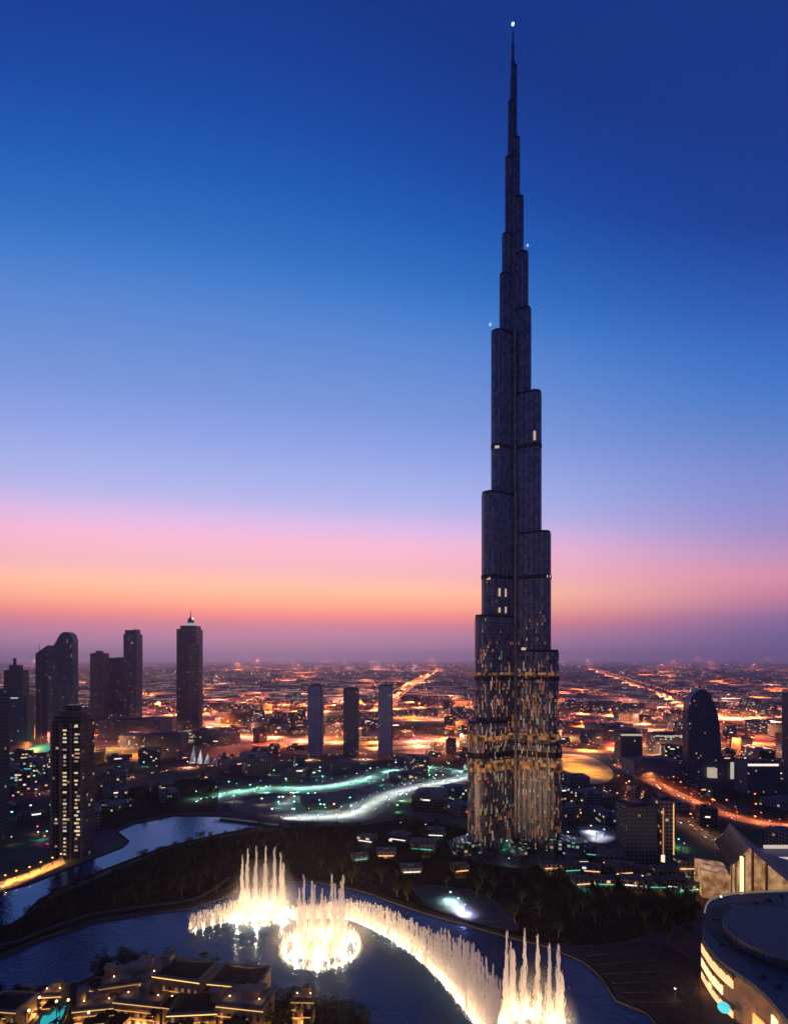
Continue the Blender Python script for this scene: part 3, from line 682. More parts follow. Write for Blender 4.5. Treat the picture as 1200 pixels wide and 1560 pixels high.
for i in range(nF-1):
    a, c = front[i], front[i+1]; q.face([(a.x,a.y,0),(c.x,c.y,0),(c.x,c.y,tops[i+1]),(a.x,a.y,tops[i])], [(i*4,0),(i*4+4,0),(i*4+4,tops[i+1]),(i*4,tops[i])])
    q2.face([(a.x,a.y,tops[i]),(c.x,c.y,tops[i+1]),(c.x+14,c.y+46,tops[i+1]+4),(a.x+14,a.y+46,tops[i]+4)])
m, n, l, b = base_mat('golden_glass')
t_ = n.new('ShaderNodeTexCoord'); nz = n.new('ShaderNodeTexNoise'); nz.inputs['Scale'].default_value = .12; l.new(t_.outputs['Object'], nz.inputs['Vector'])
cr = n.new('ShaderNodeValToRGB'); cr.color_ramp.elements[0].position = .35; cr.color_ramp.elements[0].color = (.22,.07,.015,1); cr.color_ramp.elements[1].position = .7; cr.color_ramp.elements[1].color = (1,.6,.28,1)
l.new(nz.outputs['Fac'], cr.inputs[0]); l.new(cr.outputs[0], b.inputs['Emission Color']); b.inputs['Emission Strength'].default_value = .6; b.inputs['Base Color'].default_value = (.2,.13,.07,1)
q.build('glass_front', m, r); q2.build('roof', mat('dark_metal_roof', (.06,.065,.08), .5, .4), r)
q = MB()
for i in (1, 3, 6, 9, 13, 18):
    a = front[i]; q.prism(circ(.9, 8, (a.x, a.y-.8)), 0, tops[i])
q.build('mullions', mat('bronze', (.25,.15,.06), .5, .3), r)
a = front[5]; MB().prism(circ(1.6, 10, (a.x, a.y-2)), 0, tops[5]+2).build('light_column', gold2, r)
q = MB(); c0 = front[0]; q.prism([(c0.x-16, c0.y+10), (c0.x, c0.y), (c0.x+12, c0.y+30), (c0.x-6, c0.y+40)], 0, 20); q.build('lit_annex', MATS['golden_glass'], r)
for x, y in ((1188,1300),(1190,1312),(1176,1282)):
    p = P(x, y, 30); MB().box(p.x-7, p.x+20, p.y-1, p.y+1, 24, 26.5).build('roof_light', glow('rooflight_pale', (1,.8,.65), .6), r)
MB().box(P(1160,1340,20).x, P(1160,1340,20).x+90, P(1160,1340,20).y, P(1160,1340,20).y+60, 0, 23).build('rear_hall', FAC['dark'], r)

# ------------------------------------------------------------------ shopping mall roof, right foreground
ZR = 26.0
roofP = [P(*p, ZR) for p in ((1076,1385),(1084,1374),(1102,1366),(1150,1361),(1260,1358),(1420,1358),(1420,1720),(1290,1720),(1228,1600),(1196,1550),(1160,1510),(1128,1486),(1096,1462),(1072,1432),(1070,1404))]
mall = thing('shopping_mall', 'vast dark blue mall roof with raised discs and gold lit curved front', 'building', (0,0,0))
rp = [p[:2] for p in spline(roofP+[roofP[0]], 3)[:-1]][::-1]
ar = sum(rp[i][0]*rp[(i+1) % len(rp)][1]-rp[(i+1) % len(rp)][0]*rp[i][1] for i in range(len(rp)))
if ar < 0: rp = rp[::-1]
cxm = sum(p[0] for p in rp)/len(rp); cym = sum(p[1] for p in rp)/len(rp)
mroof, n, l, b = base_mat('blue_grey_membrane')
t_ = n.new('ShaderNodeTexCoord'); bk = n.new('ShaderNodeTexBrick'); bk.inputs['Scale'].default_value = .12; bk.inputs['Mortar Size'].default_value = .02; bk.inputs['Color1'].default_value = (.07,.085,.13,1); bk.inputs['Color2'].default_value = (.09,.105,.155,1); bk.inputs['Mortar'].default_value = (.03,.035,.05,1); l.new(t_.outputs['Object'], bk.inputs['Vector'])
nz = n.new('ShaderNodeTexNoise'); nz.inputs['Scale'].default_value = .15; nz.inputs['Detail'].default_value = 7; l.new(t_.outputs['Object'], nz.inputs['Vector']); mxx = n.new('ShaderNodeMix'); mxx.data_type = 'RGBA'; mxx.blend_type = 'MULTIPLY'; mxx.inputs['Factor'].default_value = .7
l.new(bk.outputs[0], mxx.inputs['A']); l.new(nz.outputs['Color'], mxx.inputs['B']); l.new(mxx.outputs['Result'], b.inputs['Base Color']); b.inputs['Roughness'].default_value = .6
MB().prism(rp, ZR-2.2, ZR, bottom=True).build('roof', mroof, mall)
MB().prism([(cxm+(x-cxm)*.985, cym+(y-cym)*.99) for x, y in rp], 0, ZR-2.2, top=False).build('wall', mat('mall_wall', (.22,.13,.09), .8), mall)
def disc(px_, py_, r1, name, z0, z1, m_, par, seg=40, sy=1.0):
    p = P(px_, py_, z1); q = MB().prism([(p.x+r1*math.cos(2*PI*k/seg), p.y+r1*sy*math.sin(2*PI*k/seg)) for k in range(seg)], z0, z1); return q.build(name, m_, par)
disc(1212,1428,46,'roof_recess',ZR,ZR+.5,mat('dark_recess', (.02,.02,.03), .7),mall,48,1.0)  # near-black flat disc lying on the roof under the raised one
disc(1216,1424,37,'roof_disc',ZR+.5,ZR+5,mroof,mall,48,1.0)
disc(1128,1384,6,'skylight',ZR,ZR+1.5,mroof,mall,20)
rv = random.Random(8)
for x, y in ((1110,1400),(1120,1412),(1104,1428),(1126,1446),(1140,1462),(1098,1440),(1170,1372),(1150,1378),(1190,1366),(1160,1488),(1184,1502),(1092,1402)):
    p = P(x, y, ZR); MB().prism(rect(rv.uniform(1.5,4), rv.uniform(1.5,3), (p.x, p.y)), ZR, ZR+rv.uniform(.8,2)).build('roof_unit', roofm, mall)
edge = [Vector((P(*p, ZR-1).x, P(*p, ZR-1).y, 0)) for p in ((1074,1394),(1080,1378),(1100,1368),(1150,1363),(1260,1360))]
q = MB(); wallstrip(q, spline(edge, 5), ZR, ZR+1.0, .8); q.build('lit_roof_edge', glow('dim_edge', (1,.8,.5), .14), mall)
for x, y in ((1098,1372),(1132,1390),(1115,1430)):
    p = P(x, y, ZR+1); MB().tube([(p.x,p.y,ZR),(p.x,p.y,ZR+3)], .2, 6).build('roof_lamp_post', steel, mall); MB().ball((p.x,p.y,ZR+3.4), .75).build('roof_lamp', glow('lamp_white_soft', WHITE, 1.6), mall)
# lit galleries on the curved front: stacked bands
ft = [P(*p, 22) for p in ((1066,1425),(1080,1452),(1098,1474),(1112,1490))]
for k_, (z0, z1, m_) in enumerate(((16.5, 21.5, glow('gallery_gold', (1,.66,.3), 1.0)), (8.5, 13.5, glow('gallery_cream', (1,.72,.4), 1.2)), (1.5, 5.5, MATS['gallery_gold']))):
    pts = [P(*p, 26) for p in ((1070,1424),(1085,1446),(1102,1464),(1118,1477))]
    pts = [Vector((p.x-1.6, p.y-1.3, 0)) for p in pts][:4 if k_ != 1 else 3]; q = MB()
    segs = spline(pts, 5)
    for i in range(0, len(segs)-1): wallstrip(q, [segs[i], segs[i]+(segs[i+1]-segs[i])*.86], z0, z1-(i % 3)*.5, .6)
    q.build('lit_gallery', m_, mall)
    q = MB(); wallstrip(q, segs, z1+.3, z1+2.0, 1.0); q.build('balcony', mat('mall_balcony', (.14,.1,.06), .7), mall)
p = P(1100, 1530, 8); MB().ball((p.x-1, p.y-3, 8), 2.9, 14, 9, .9).build('cyan_globe', cyan, mall)
for x, y in ((1122,1527),(1128,1532)):
    p = P(x, y, 7); MB().ball((p.x, p.y, 7), .8).build('entrance_lamp', glow('lamp_white', WHITE, 4), mall)
pts = [P(*p, 26) for p in ((1148,1500),(1160,1510),(1174,1524))]
q = MB(); wallstrip(q, [v-Vector((1.8,1.8,0)) for v in pts], 0, 13, .8); q.build('lit_entrance', glow('entrance_gold', (1,.5,.14), .9), mall)
pts = [P(*p, 26) for p in ((1176,1526),(1184,1536))]
q = MB(); wallstrip(q, [v-Vector((1.8,1.8,0)) for v in pts], 0, 21, .8); q.build('light_strip', gold2, mall)
for x_, y_ in ((1118,1545),(1135,1575),(1082,1512)):
    p = P(x_, y_); lamp('gallery_downlight', (p.x-3, p.y-3, 6), (1,.5,.2), 1500, 'POINT', None, .5)  # unseen point lights added to brighten the mall wall

# ------------------------------------------------------------------ old town quarter, bottom left
tan = mat('ochre_render', (.24,.165,.1), .85, scale=.3); dkt = mat('clay_tile', (.05,.034,.026), .9, scale=.6, spec=.1)
def palace(x0, x1, yt, hz_, label, seed, glowk=1.0, name='arcaded_house', drop=0):
    rr = random.Random(seed); Y = (HC-hz_)*F/(yt-HOR); w = (x1-x0)*Y/F; X = ((x0+x1)/2-600)*Y/F; h = ht(yt, Y); d = w*.5+5
    r = thing(name, label, 'house', (X, Y+d/2, 1.2), rr.uniform(-.3,.3)); h -= 1.2
    MB().prism(rect(w, d), 0, h, top=False).build('wall', tan, r)
    MB().prism(rect(w+1.6, d+1.6), h, h+.7, bottom=True).build('cornice', tan, r)
    if seed % 2 == 0:
        MB().prism(rect(w*.94, d*.9), h+.7, h+1.5).prism(rect(w*.4, d*.4, (w*.1, d*.1)), h+1.5, h+4.2).build('roof', tan, r)
        for sx in (-.32, .36):  # lamps added over the flat tan roofs to turn them golden
            MB().ball((w*sx, -d*.25, h+2.6), .38, 6, 4).build('terrace_lamp', glow('garden_globe', (1,.74,.36), 4), r)
            lamp('terrace_light', (w*sx, -d*.25, h+3.4), (1,.5,.14), 130*glowk, 'POINT', r, .3)
    else: MB().prism(rect(w*.92, d*.92), h+.7, h+3.6, taper=rect(w*.4, d*.12)).build('roof', dkt, r)
    nw = max(3, int(w/3.6))
    for f in range(int(h/4)):
        for k in range(nw):
            x = -w/2+w*(k+.5)/nw
            q = MB(); q.prism([(x-.75,-d/2-.2),(x+.75,-d/2-.2),(x+.75,-d/2+.1),(x-.75,-d/2+.1)], 1+f*4, 3.2+f*4, bottom=True)
            q.build('window', rr.choice((wm[0], wm[4], dkt, dkt, dkt, wm[1])), r)
    q = MB(); q.box(-w/2-.9, w/2+.9, -d/2-1.0, -d/2-.8, h-.5, h-.1); q.build('cove_light', glow('cove_%d' % int(glowk*10), (1,.6,.18), glowk), r)
    for k in range(3):
        x = -w*.4+w*.4*k
        lamp('wall_washer', (X+x, Y-3.5, 2.5), (1,.52,.16), 2600*glowk, 'POINT', None, .3)
    for k in range(2):
        a = rr.uniform(-.5,.5)*w; s1 = rr.uniform(.2,.35)*w; hb = h*rr.uniform(.4,.75)
        an = MB().prism(rect(s1, d*.5, (a, -d*.75)), 0, hb, top=False).build('annex', tan, r)
        MB().prism(rect(s1+.8, d*.5+.8, (a, -d*.75)), hb, hb+.6, bottom=True).build('annex_roof', dkt, an)
        q = MB(); q.box(a-s1/2-.5, a+s1/2+.5, -d-.7, -d-.5, hb-.4, hb-.05); q.build('annex_light', glow('cove_dim', (1,.5,.14), .8), an)
    for zz in (.35, .66):
        q = MB(); q.box(-w/2-.5, w/2*rr.uniform(-.2,1), -d/2-.7, -d/2-.5, h*zz, h*zz+.35); q.build('cove_light', glow('cove_dim', (1,.5,.14), .8*min(1.3, glowk)), r)
    q = MB(); q.box(-w/2-1.0, -w/2-.8, -d/2, d*.3, h-.5, h-.1); q.build('cove_light', glow('cove_side', (1,.55,.16), .7), r)
    if rr.random() < .6:
        x = rr.choice((-1,1))*w*.42; MB().prism(rect(4.4,4.4,(x,0)), h+.7, h+6).prism(rect(5.2,5.2,(x,0)), h+6, h+6.6, bottom=True).build('wind_tower', tan, r)
    return r, w, d, h
palace(236,312,1492,21,'ochre palace with brightest gold cornice by the lake',1,1.5)
palace(150,234,1500,16,'dark ochre house left of the brightly corniced palace',2,.35)
palace(320,398,1502,17,'arcaded terrace house with gold sloping parapet nearest the lake edge',3,1.3)
palace(176,250,1530,13,'ochre house below the dark one with small lamps',4,.8)
palace(256,326,1545,14,'ochre gatehouse with yellow cove light at the bottom edge',5,1.6)
palace(112,165,1538,11,'ochre house right of the turquoise pool',6,.9)
palace(-30,28,1540,12,'ochre corner house at the bottom left corner',7,.7)
palace(334,405,1536,16,'ochre house with red lit arches at the bottom edge',8,1.0)
for i, (a, c, t_, h_, gk, lab) in enumerate(((212,240,1484,13,.5,'small ochre gate tower behind the brightest palace'),(128,152,1508,11,.7,'small ochre lodge at the shore end of the row'),(246,272,1514,12,1.5,'small gold lit lodge in front of the brightest palace'),
        (286,312,1522,12,1.2,'small gold lit lodge by the start of the terrace wall'),(186,214,1514,12,.5,'small dim lodge in the middle of the old quarter'),(214,238,1528,12,.9,'small ochre lodge with amber cornice left of the gatehouse'),
        (372,398,1530,12,1.3,'small arcaded lodge below the terrace wall'),(150,176,1522,11,.6,'small dim ochre lodge behind the pool house'),(62,90,1518,10,1.2,'gold lit pavilion behind the turquoise pool'),(8,34,1522,9,.5,'dim lodge left of the turquoise pool'),(446,476,1526,14,.6,'small red brown lodge beside the domed turret'))):
    palace(a, c, t_, h_, lab, 30+i, gk)
# sloping gold terrace line
r = thing('terrace_wall', 'gold lit terrace wall curving up to a small lamp by the lake', 'wall', (0,0,0))
tp = spline([P(*p, 9) for p in ((300,1538),(330,1526),(352,1520),(374,1512),(392,1500),(396,1488))], 5)
q = MB(); wallstrip(q, tp, 1.2, 9.0, 1.0); q.build('wall', tan, r)
q = MB(); wallstrip(q, [p-Vector((0,.6,0)) for p in tp], 8.2, 9.3, .4); q.build('coping_light', gold2, r)
# domed turret
Y = 290; X, _z = XZ(462, 1530, Y); r = thing('domed_turret', 'small domed turret glowing red in the bottom middle', 'turret', (X, Y, 1.2)); h = ht(1540, Y)
MB().prism(circ(3.2, 12), 0, h).build('drum', tan, r); MB().ball((0,0,h), 3.1, 14, 8, 1.2).build('dome', dkt, r); MB().tube([(0,0,h+3.4),(0,0,h+6)], [.3,.1], 6).build('finial', steel, r)
MB().prism(circ(3.3, 12), h-4, h-1.6).build('lantern_band', glow('lantern_red', (1,.35,.12), .7), r)
# swimming pool
pl = [P(*p, 3)[:2] for p in ((58,1562),(70,1540),(84,1533),(101,1533),(96,1548),(86,1566),(80,1585),(54,1585))]
r = thing('swimming_pool', 'turquoise lit swimming pool at the bottom left', 'pool', (0,0,0))
MB().prism(pl[::-1] if sum(pl[i][0]*pl[(i+1) % 8][1]-pl[(i+1) % 8][0]*pl[i][1] for i in range(8)) < 0 else pl, 1.2, 3.0).build('pool_water', glow('pool_water_glow', (.03,.55,.6), .7), r)
q = MB(); wallstrip(q, [Vector((*p, 0)) for p in pl]+[Vector((*pl[0], 0))], 1.2, 3.5, 1.6); q.build('pool_edge', concrete, r)
# string of small garden lamps
gp = MB().tube([(0,0,0),(0,0,3)], .12, 5); 
glamp = None
spots = [(30,1530),(36,1524),(60,1520),(86,1526),(104,1524),(147,1498),(183,1490),(190,1486),(180,1524),(192,1524),(212,1520),(250,1520),(262,1519),(338,1490),(336,1518),(395,1497),(352,1502),(135,1543),(310,1480),(44,1540),(372,1500),(222,1500),(275,1500),(162,1512)]
for i, s_ in enumerate(spots):
    p = P(*s_, 12.0)
    if glamp is None:
        glamp = thing('garden_lamp', 'small warm garden lamp among the ochre houses', 'lamp', (p.x, p.y, 8), 0, 'garden lamps in the old town quarter')
        MB().tube([(0,0,-6.8),(0,0,3.4)], .14, 5).build('pole', steel, glamp); MB().ball((0,0,4), .62).build('globe', glow('garden_globe', (1,.74,.36), 4), glamp)
    else: dup(glamp, (p.x, p.y, 8))

# ------------------------------------------------------------------ city blocks
rnd = random.Random(11)
EXCL = [(lakeW), YARD, FORE, chanW, islW, bankW, nearW, terrW]
occ = [(TX, TY, 90)]
for o in list(COL.objects):
    if o.parent is None and o.get('category') in ('tower','building','canopy') and (abs(o.location.x)+abs(o.location.y)) > 5: occ.append((o.location.x, o.location.y, 60 if o.location.y < 1100 else 90))
DIST = [('low block in the district behind the canal, left of the slender towers', lambda x, y: x < 560 and y > 1140, 'blocks behind the canal'),
        ('low block in the far district under the left hand towers', lambda x, y: x < 560, 'blocks under the left hand towers'),
        ('low block between the slender towers and the great skyscraper', lambda x, y: x < 740, 'blocks beside the great skyscraper'),
        ('low block in the district between the great skyscraper and the bullet tower', lambda x, y: x < 1045, 'blocks behind the great skyscraper'),
        ('low block in the district around and right of the bullet tower', lambda x, y: True, 'blocks right of the bullet tower')]
facs = [('slabs','dark'), ('beige','beige'), ('office','greenish'), ('grey','grey'), ('brown','brown')]
cnt = 0; tries = 0
while cnt < 285 and tries < 6000:
    tries += 1
    py = 1300-235*rnd.random()**.72; pxx = rnd.uniform(-20, 1220)
    p = P(pxx, py)
    if 330 < pxx < 720 and py > 1160 and (py > 1238 or rnd.random() < .35): continue
    if 150 < pxx < 560 and py > 1150: 
        if rnd.random() < .35: continue
    if any(inside((p.x+dx, p.y+dy), e) for e in EXCL for dx, dy in ((0,0),(20,0),(-20,0),(0,35),(0,-45))): continue
    if py > 1262 and pxx < 1060: continue
    s = rnd.uniform(16, 42)*(1+.25*(p.y > 1200)); s2 = s*rnd.uniform(.6,1.6); hh = rnd.choice((8,11,14,18,24,30))*(1 if p.y > 700 else .7)
    if any(math.hypot(p.x-a, p.y-c) < r_+s*.4 for a, c, r_ in occ): continue
    if any(near_line(p, rd[0], rd[1]/2+s*.75) for rd in ROADS): continue
    occ.append((p.x, p.y, s*.7)); cnt += 1
    fk, tone = rnd.choice(facs)
    for lab, fn, grp in DIST:
        if fn(pxx, py): break
    r = thing('city_block', tone+' '+lab, 'building', (p.x, p.y, 0), rnd.choice((.35, -.2, .1, .6))+rnd.uniform(-.08,.08), grp)
    poly = rect(s, s2) if rnd.random() < .6 else [(-s/2,-s2/2),(s/2,-s2/2),(s/2,0),(0,0),(0,s2/2),(-s/2,s2/2)]
    MB().prism(poly, 0, hh, top=False).build('wall', FAC[fk], r)
    q = MB().prism([(x*.97, y*.97) for x, y in poly], hh-.9, hh-.3); q.prism(rect(s*.25, s2*.2, (-s*.2, -s2*.2)), hh-.3, hh+3); q.build('roof', roofm, r)
    if rnd.random() < .65:
        k = rnd.random(); mm_ = glow('sign_warm', (1,.5,.22), 1.3) if k < .45 else glow('sign_white', (1,.88,.75), 1.3) if k < .75 else glow('sign_teal', (.12,.9,.6), .6) if k < .87 else glow('sign_red', (1,.14,.1), .9)
        a = rnd.uniform(-s*.3, 0); b_ = a+rnd.uniform(3, s*.35); z = rnd.uniform(.45,.85)*hh
        MB().box(a, b_, -s2/2-.35, -s2/2+.05, z, z+1.6).build('lit_sign', mm_, r)
BB = []
for i, (x_, y_, s_, h_) in enumerate(((852,1290,17,9),(874,1310,15,7),(906,1306,18,8),(944,1334,20,9),(978,1338,16,8),(1012,1342,18,10),(1040,1330,16,12),(610,1282,20,7),(645,1296,24,8),(588,1306,18,6),(664,1276,18,8),(1046,1360,14,7),(900,1330,16,6),(626,1330,18,5),(868,1330,16,8),(930,1318,22,10),(962,1352,16,7),(998,1356,14,8),(884,1350,14,6),(1026,1356,14,9),(920,1350,15,6),(836,1326,14,6),(560,1284,18,6),(548,1312,14,5),(700,1330,14,6))):
    p = P(x_, y_); BB.append((p.x, p.y, s_)); fk, tone = facs[i % 5]; z0 = .9
    wh = 'west of' if x_ < 700 else 'east of'
    r = thing('park_pavilion', tone+' low pavilion among the dark trees '+wh+' the great skyscraper foot', 'building', (p.x, p.y, z0), rnd.uniform(-.4,.4), 'pavilions in the tower park')
    MB().prism(rect(s_, s_*.7), 0, h_, top=False).build('wall', FAC[fk], r); MB().prism(rect(s_+1, s_*.7+1), h_, h_+.5, bottom=True).prism(rect(s_*.3, s_*.2), h_+.5, h_+2).build('roof', roofm, r)
    MB().box(-s_*.4, s_*.4, -s_*.35-.6, -s_*.35-.3, h_*.35, h_*.35+.8).build('lit_sign', glow(('sign_warm','sign_white','sign_teal')[i % 3], ((1,.5,.22),(1,.88,.75),(.12,.9,.6))[i % 3], (1.3,1.3,.6)[i % 3]), r)
    if i % 2 == 0 or 14 <= i < 22: lamp('porch_light', (p.x, p.y-s_*.7, 5), ((1,.4,.2),(.3,1,.8),(1,.6,.3),(.6,.7,1))[(i//2) % 4], 3000, r=.3, cone=165)
# far districts: thousands of blocks out to the horizon
q = [MB(), MB()]
for i in range(3200):
    py = 1007+68*rnd.random()**1.1; pxx = rnd.uniform(-40, 1240); p = P(pxx, py)
    if any(near_line(p, rd[0], rd[1]/2+25) for rd in ROADS[:5]): continue
    s = rnd.uniform(14, 40)*(1+p.y/9000); hh = rnd.uniform(5, 16)*(1+p.y/14000)
    q[i % 2].box(-s, s, -s*.7, s*.7, 0, hh, rnd.uniform(-.5,.5), (p.x, p.y))
tag(q[0].build('distant_district', FAC['slabs']), 'mass of low distant city blocks spreading to the horizon', 'city', kind='stuff')
tag(q[1].build('distant_suburb', mat('far_masonry', (.14,.12,.12), .9, scale=.01)), 'mass of low unlit distant city houses spreading to the horizon', 'city', kind='stuff')
lc = [(SOD, 2.2, 40, 'sodium'), ((1,.28,.2), 1.6, 22, 'rose'), (WHITE, 1.8, 14, 'white'), ((1,.55,.3), 2.0, 26, 'amber'), ((.45,.7,1), 1.0, 4, 'cool'), ((.3,1,.7), .8, 3, 'mint')]
qs = [MB() for _ in lc]
for i in range(9000):
    py = 1006.5+(95 if i < 7600 else 190)*rnd.random()**(1.4 if i < 7600 else .8); pxx = rnd.uniform(-30, 1230); p = P(pxx, py)
    # clustered districts, with darker patches between
    v = math.sin(pxx*.021+py*.11)+math.sin(pxx*.047-py*.19+2)+math.sin(pxx*.009+py*.31+1)
    if v < -.9 and rnd.random() < .7: continue
    if 668 < pxx < 725 and 1026 < py < 1060 or 845 < pxx < 930 and 1026 < py < 1058:
        if rnd.random() < .85: continue
    if i >= 7600 and (py < 1085 or any(inside(p, e) for e in EXCL) or (150 < pxx < 700 and py > 1160)): continue
    k = rnd.choices(range(len(lc)), [c[2] for c in lc])[0]
    qs[k].octa((p.x, p.y, rnd.uniform(5, 16)), (.42+.5*rnd.random()**2)*p.y/1250)
for q_, (c, k, _w, nme) in zip(qs, lc):
    tag(q_.build('distant_lamps', glow('far_lamp_'+nme, c, k*1.35)), nme+' coloured mass of lamps twinkling across the far city', 'lamps', kind='stuff')

rl = random.Random(77)
for i in range(230):
    py = 1010+150*rl.random()**1.25; p = P(rl.uniform(-20, 1220), py); ar = (p.y/F*55)**2*8
    lamp('district_light', (p.x, p.y, 22+p.y*.012), rl.choice((SOD, (1,.36,.16), (1,.22,.12), (1,.4,.25))), min(8e7, ar*11)*rl.uniform(.3,1.6), r=2, cone=170)  # unseen spots added to brighten the far city ground

# ------------------------------------------------------------------ street lamps
protos = {}; nl = 0; far = {}
def lampset(col, k, rh, hl):
    key = (tuple(round(c, 2) for c in col), rh, hl)
    if key not in protos:
        m_ = glow('lamp_%s_%s' % ('_'.join('%d' % (c*100) for c in col), rh), col, k)
        a = MB().tube([(0,0,0),(0,0,hl)], [.22,.14], 6); a2 = MB().tube([(0,0,hl-.2),(1.6,0,hl)], .1, 5); b_ = MB().ball((1.7,0,hl-.1), rh, 8, 5, .6)
        protos[key] = (a, a2, b_, m_, [])
    return protos[key]
CN = {0:'orange', 1:'orange', 5:'orange'}
allp = []
names = ['wide highway', 'highway ramp', 'service road', 'left diagonal highway', 'right diagonal highway', 'far avenue', 'district avenue', 'district road', 'east road', 'long straight road', 'teal lit boulevard', 'white lit lake boulevard', 'park road']
for (pts, w, col, step, watt, k, hl, rh, both, nsp), nme in zip(ROADS, names):
    sides = (-1, 1) if both else (1,)
    for s in sides:
        for j, (p, d) in enumerate(walk(pts, step, step*.25*(s+1))):
            nn = Vector((-d.y, d.x, 0)); q_ = p+nn*s*(w/2+1)
            if not (-60 < 600+F*q_.x/q_.y < 1260): continue
            allp.append((q_, math.atan2(-s*nn.y, -s*nn.x), col, k, rh, hl, nme, watt, j, s))
allp.sort(key=lambda t: t[0].y/t[4])
farq = {}
for i, (p, a, col, k, rh, hl, nme, watt, j, s) in enumerate(allp):
    A, A2, B, m_, st = lampset(col, k, rh, hl)
    tone = 'teal' if col[0] < .6 else 'white' if col[2] > .8 else 'orange'
    if i < 255:
        if not st:
            r = thing('street_lamp', '%s street lamp standing along the %s' % (tone, nme), 'street lamp', (p.x, p.y, 0), a, 'street lamps along the '+nme)
            o = A.build('pole', steel, r); A2.build('arm', steel, r); B.build('lamp_head', m_, r); st.append(r)
        else: dup(st[0], (p.x, p.y, 0), a, 1.0, '%s street lamp standing along the %s' % (tone, nme), 'street lamps along the '+nme)
    else:
        farq.setdefault(m_.name, (MB(), m_))[0].octa((p.x+1.7*math.cos(a), p.y+1.7*math.sin(a), hl), rh*1.1)
    jj = 1 if p.y < 900 else 2
    if s == 1 and j % jj == 0: lamp('lamp_light', (p.x+4*math.cos(a), p.y+4*math.sin(a), hl+1), col, watt*jj*7, r=.2, cone=165)
for q_, m_ in farq.values(): tag(q_.build('highway_lamps', m_), 'rows of far highway lamps too many to count', 'lamps', kind='stuff')
# accent lights around the foot of the tower and the park: a lamp on a post each
acc = [((605,1237),GREEN,2200),((425,1224),(.6,1,.7),3000),((356,1222),(.7,1,.85),5200),((690,1228),(.1,1,.6),3600),((772,1294),(.05,1,.55),6000),((738,1290),(.3,1,.55),3400),((712,1284),(.15,1,.6),2600),((792,1302),(.2,.9,.8),2400),((824,1296),(.1,.9,.7),1800),((775,1322),(.6,1,.9),500),
       ((610,1265),WHITE,350),((648,1268),WHITE,400),((686,1376),(.5,1,.95),36000),((708,1396),(.55,.55,1),36000),((698,1386),(.8,.85,1),22000),((676,1388),WHITE,600),
       ((900,1270),(.8,.8,1),22000),((920,1276),(.6,.65,1),16000),((908,1280),(.8,.8,1),12000),((865,1280),(1,.6,.35),1500),((874,1300),(.1,1,.45),1300),((845,1296),(.1,.9,.7),700),((997,1303),WHITE,900),((1070,1258),(.1,1,.65),3600),((945,1310),(1,.3,.15),700),
       ((830,1260),(.2,.9,.7),900),((720,1270),(.2,.9,.7),900),((1042,1298),(1,.6,.6),500),((1036,1324),WHITE,350),((1058,1346),(1,.8,.6),420),((1062,1372),(1,.7,.4),300),((1028,1530),WHITE,260),
       ((920,1214),(1,.25,.12),7000),((905,1210),(1,.4,.25),5000),((940,1218),(1,.2,.1),4500),((18,1248),(.3,.9,1),900),((58,1280),(.3,1,1),900),((95,1212),(1,.2,.15),2400),((55,1212),(1,.35,.3),1700),((20,1222),(1,.2,.3),900),
       ((8,1349),(1,.4,.08),9400),((25,1342),(1,.36,.06),9600),((45,1336),(1,.45,.1),9400),((62,1328),(1,.38,.08),8400),((80,1321),(1,.45,.1),8200),((93,1315),(1,.5,.2),2900),
       ((120,1300),(1,.8,.6),500),((1190,1232),(1,.4,.15),2600),((1150,1255),(1,.35,.12),3200),((1172,1262),(1,.35,.1),3400),((1085,1228),(1,.35,.1),2600),((1112,1300),(1,.25,.08),1500),((30,1195),(1,.3,.25),900),
       ((1080,1215),WHITE,600),((452,1254),(1,.5,.45),900),((436,1254),(1,.5,.5),700),((862,1190),(1,.8,.4),2500),((845,1182),(1,.85,.6),2500)]
ra_ = random.Random(99); tries = 0
for i in range(46):  # random masts added to broaden the teal glow by the roads
    acc.append(((ra_.uniform(340, 705), ra_.uniform(1160, 1244)), ra_.choice(((.3,1,.75),(.4,1,.8),(.8,1,.95),(.2,.9,.6),(1,.6,.45))), ra_.choice((1800, 3600, 6500))))
acc = [a for a in acc if not (a[0][0] > 330 and a[0][0] < 700 and a[0][1] > 1250 and a[0][1] < 1262)]
while len(acc) < 236 and tries < 4000:
    tries += 1; x_ = ra_.uniform(0, 1200); y_ = 1300-210*ra_.random()**.8; p = P(x_, y_)
    if any(inside(p, e) for e in EXCL) or (330 < x_ < 700 and y_ > 1150) or (150 < x_ < 330 and y_ > 1180) or 695 < x_ < 850 and y_ > 1200: continue
    if x_ < 560: c = ra_.choice((SOD, (1,.2,.14), (1,.3,.2), WHITE, WHITE, (.3,1,.75), (1,.45,.2)))
    else: c = ra_.choice((SOD, SOD, (1,.3,.1), (1,.2,.12), WHITE, (.2,1,.7), (.6,.65,1), (1,.5,.25)))
    acc.append(((x_, y_), c, ra_.choice((900, 1500, 2600, 4800))*(p.y/900)**1.5))
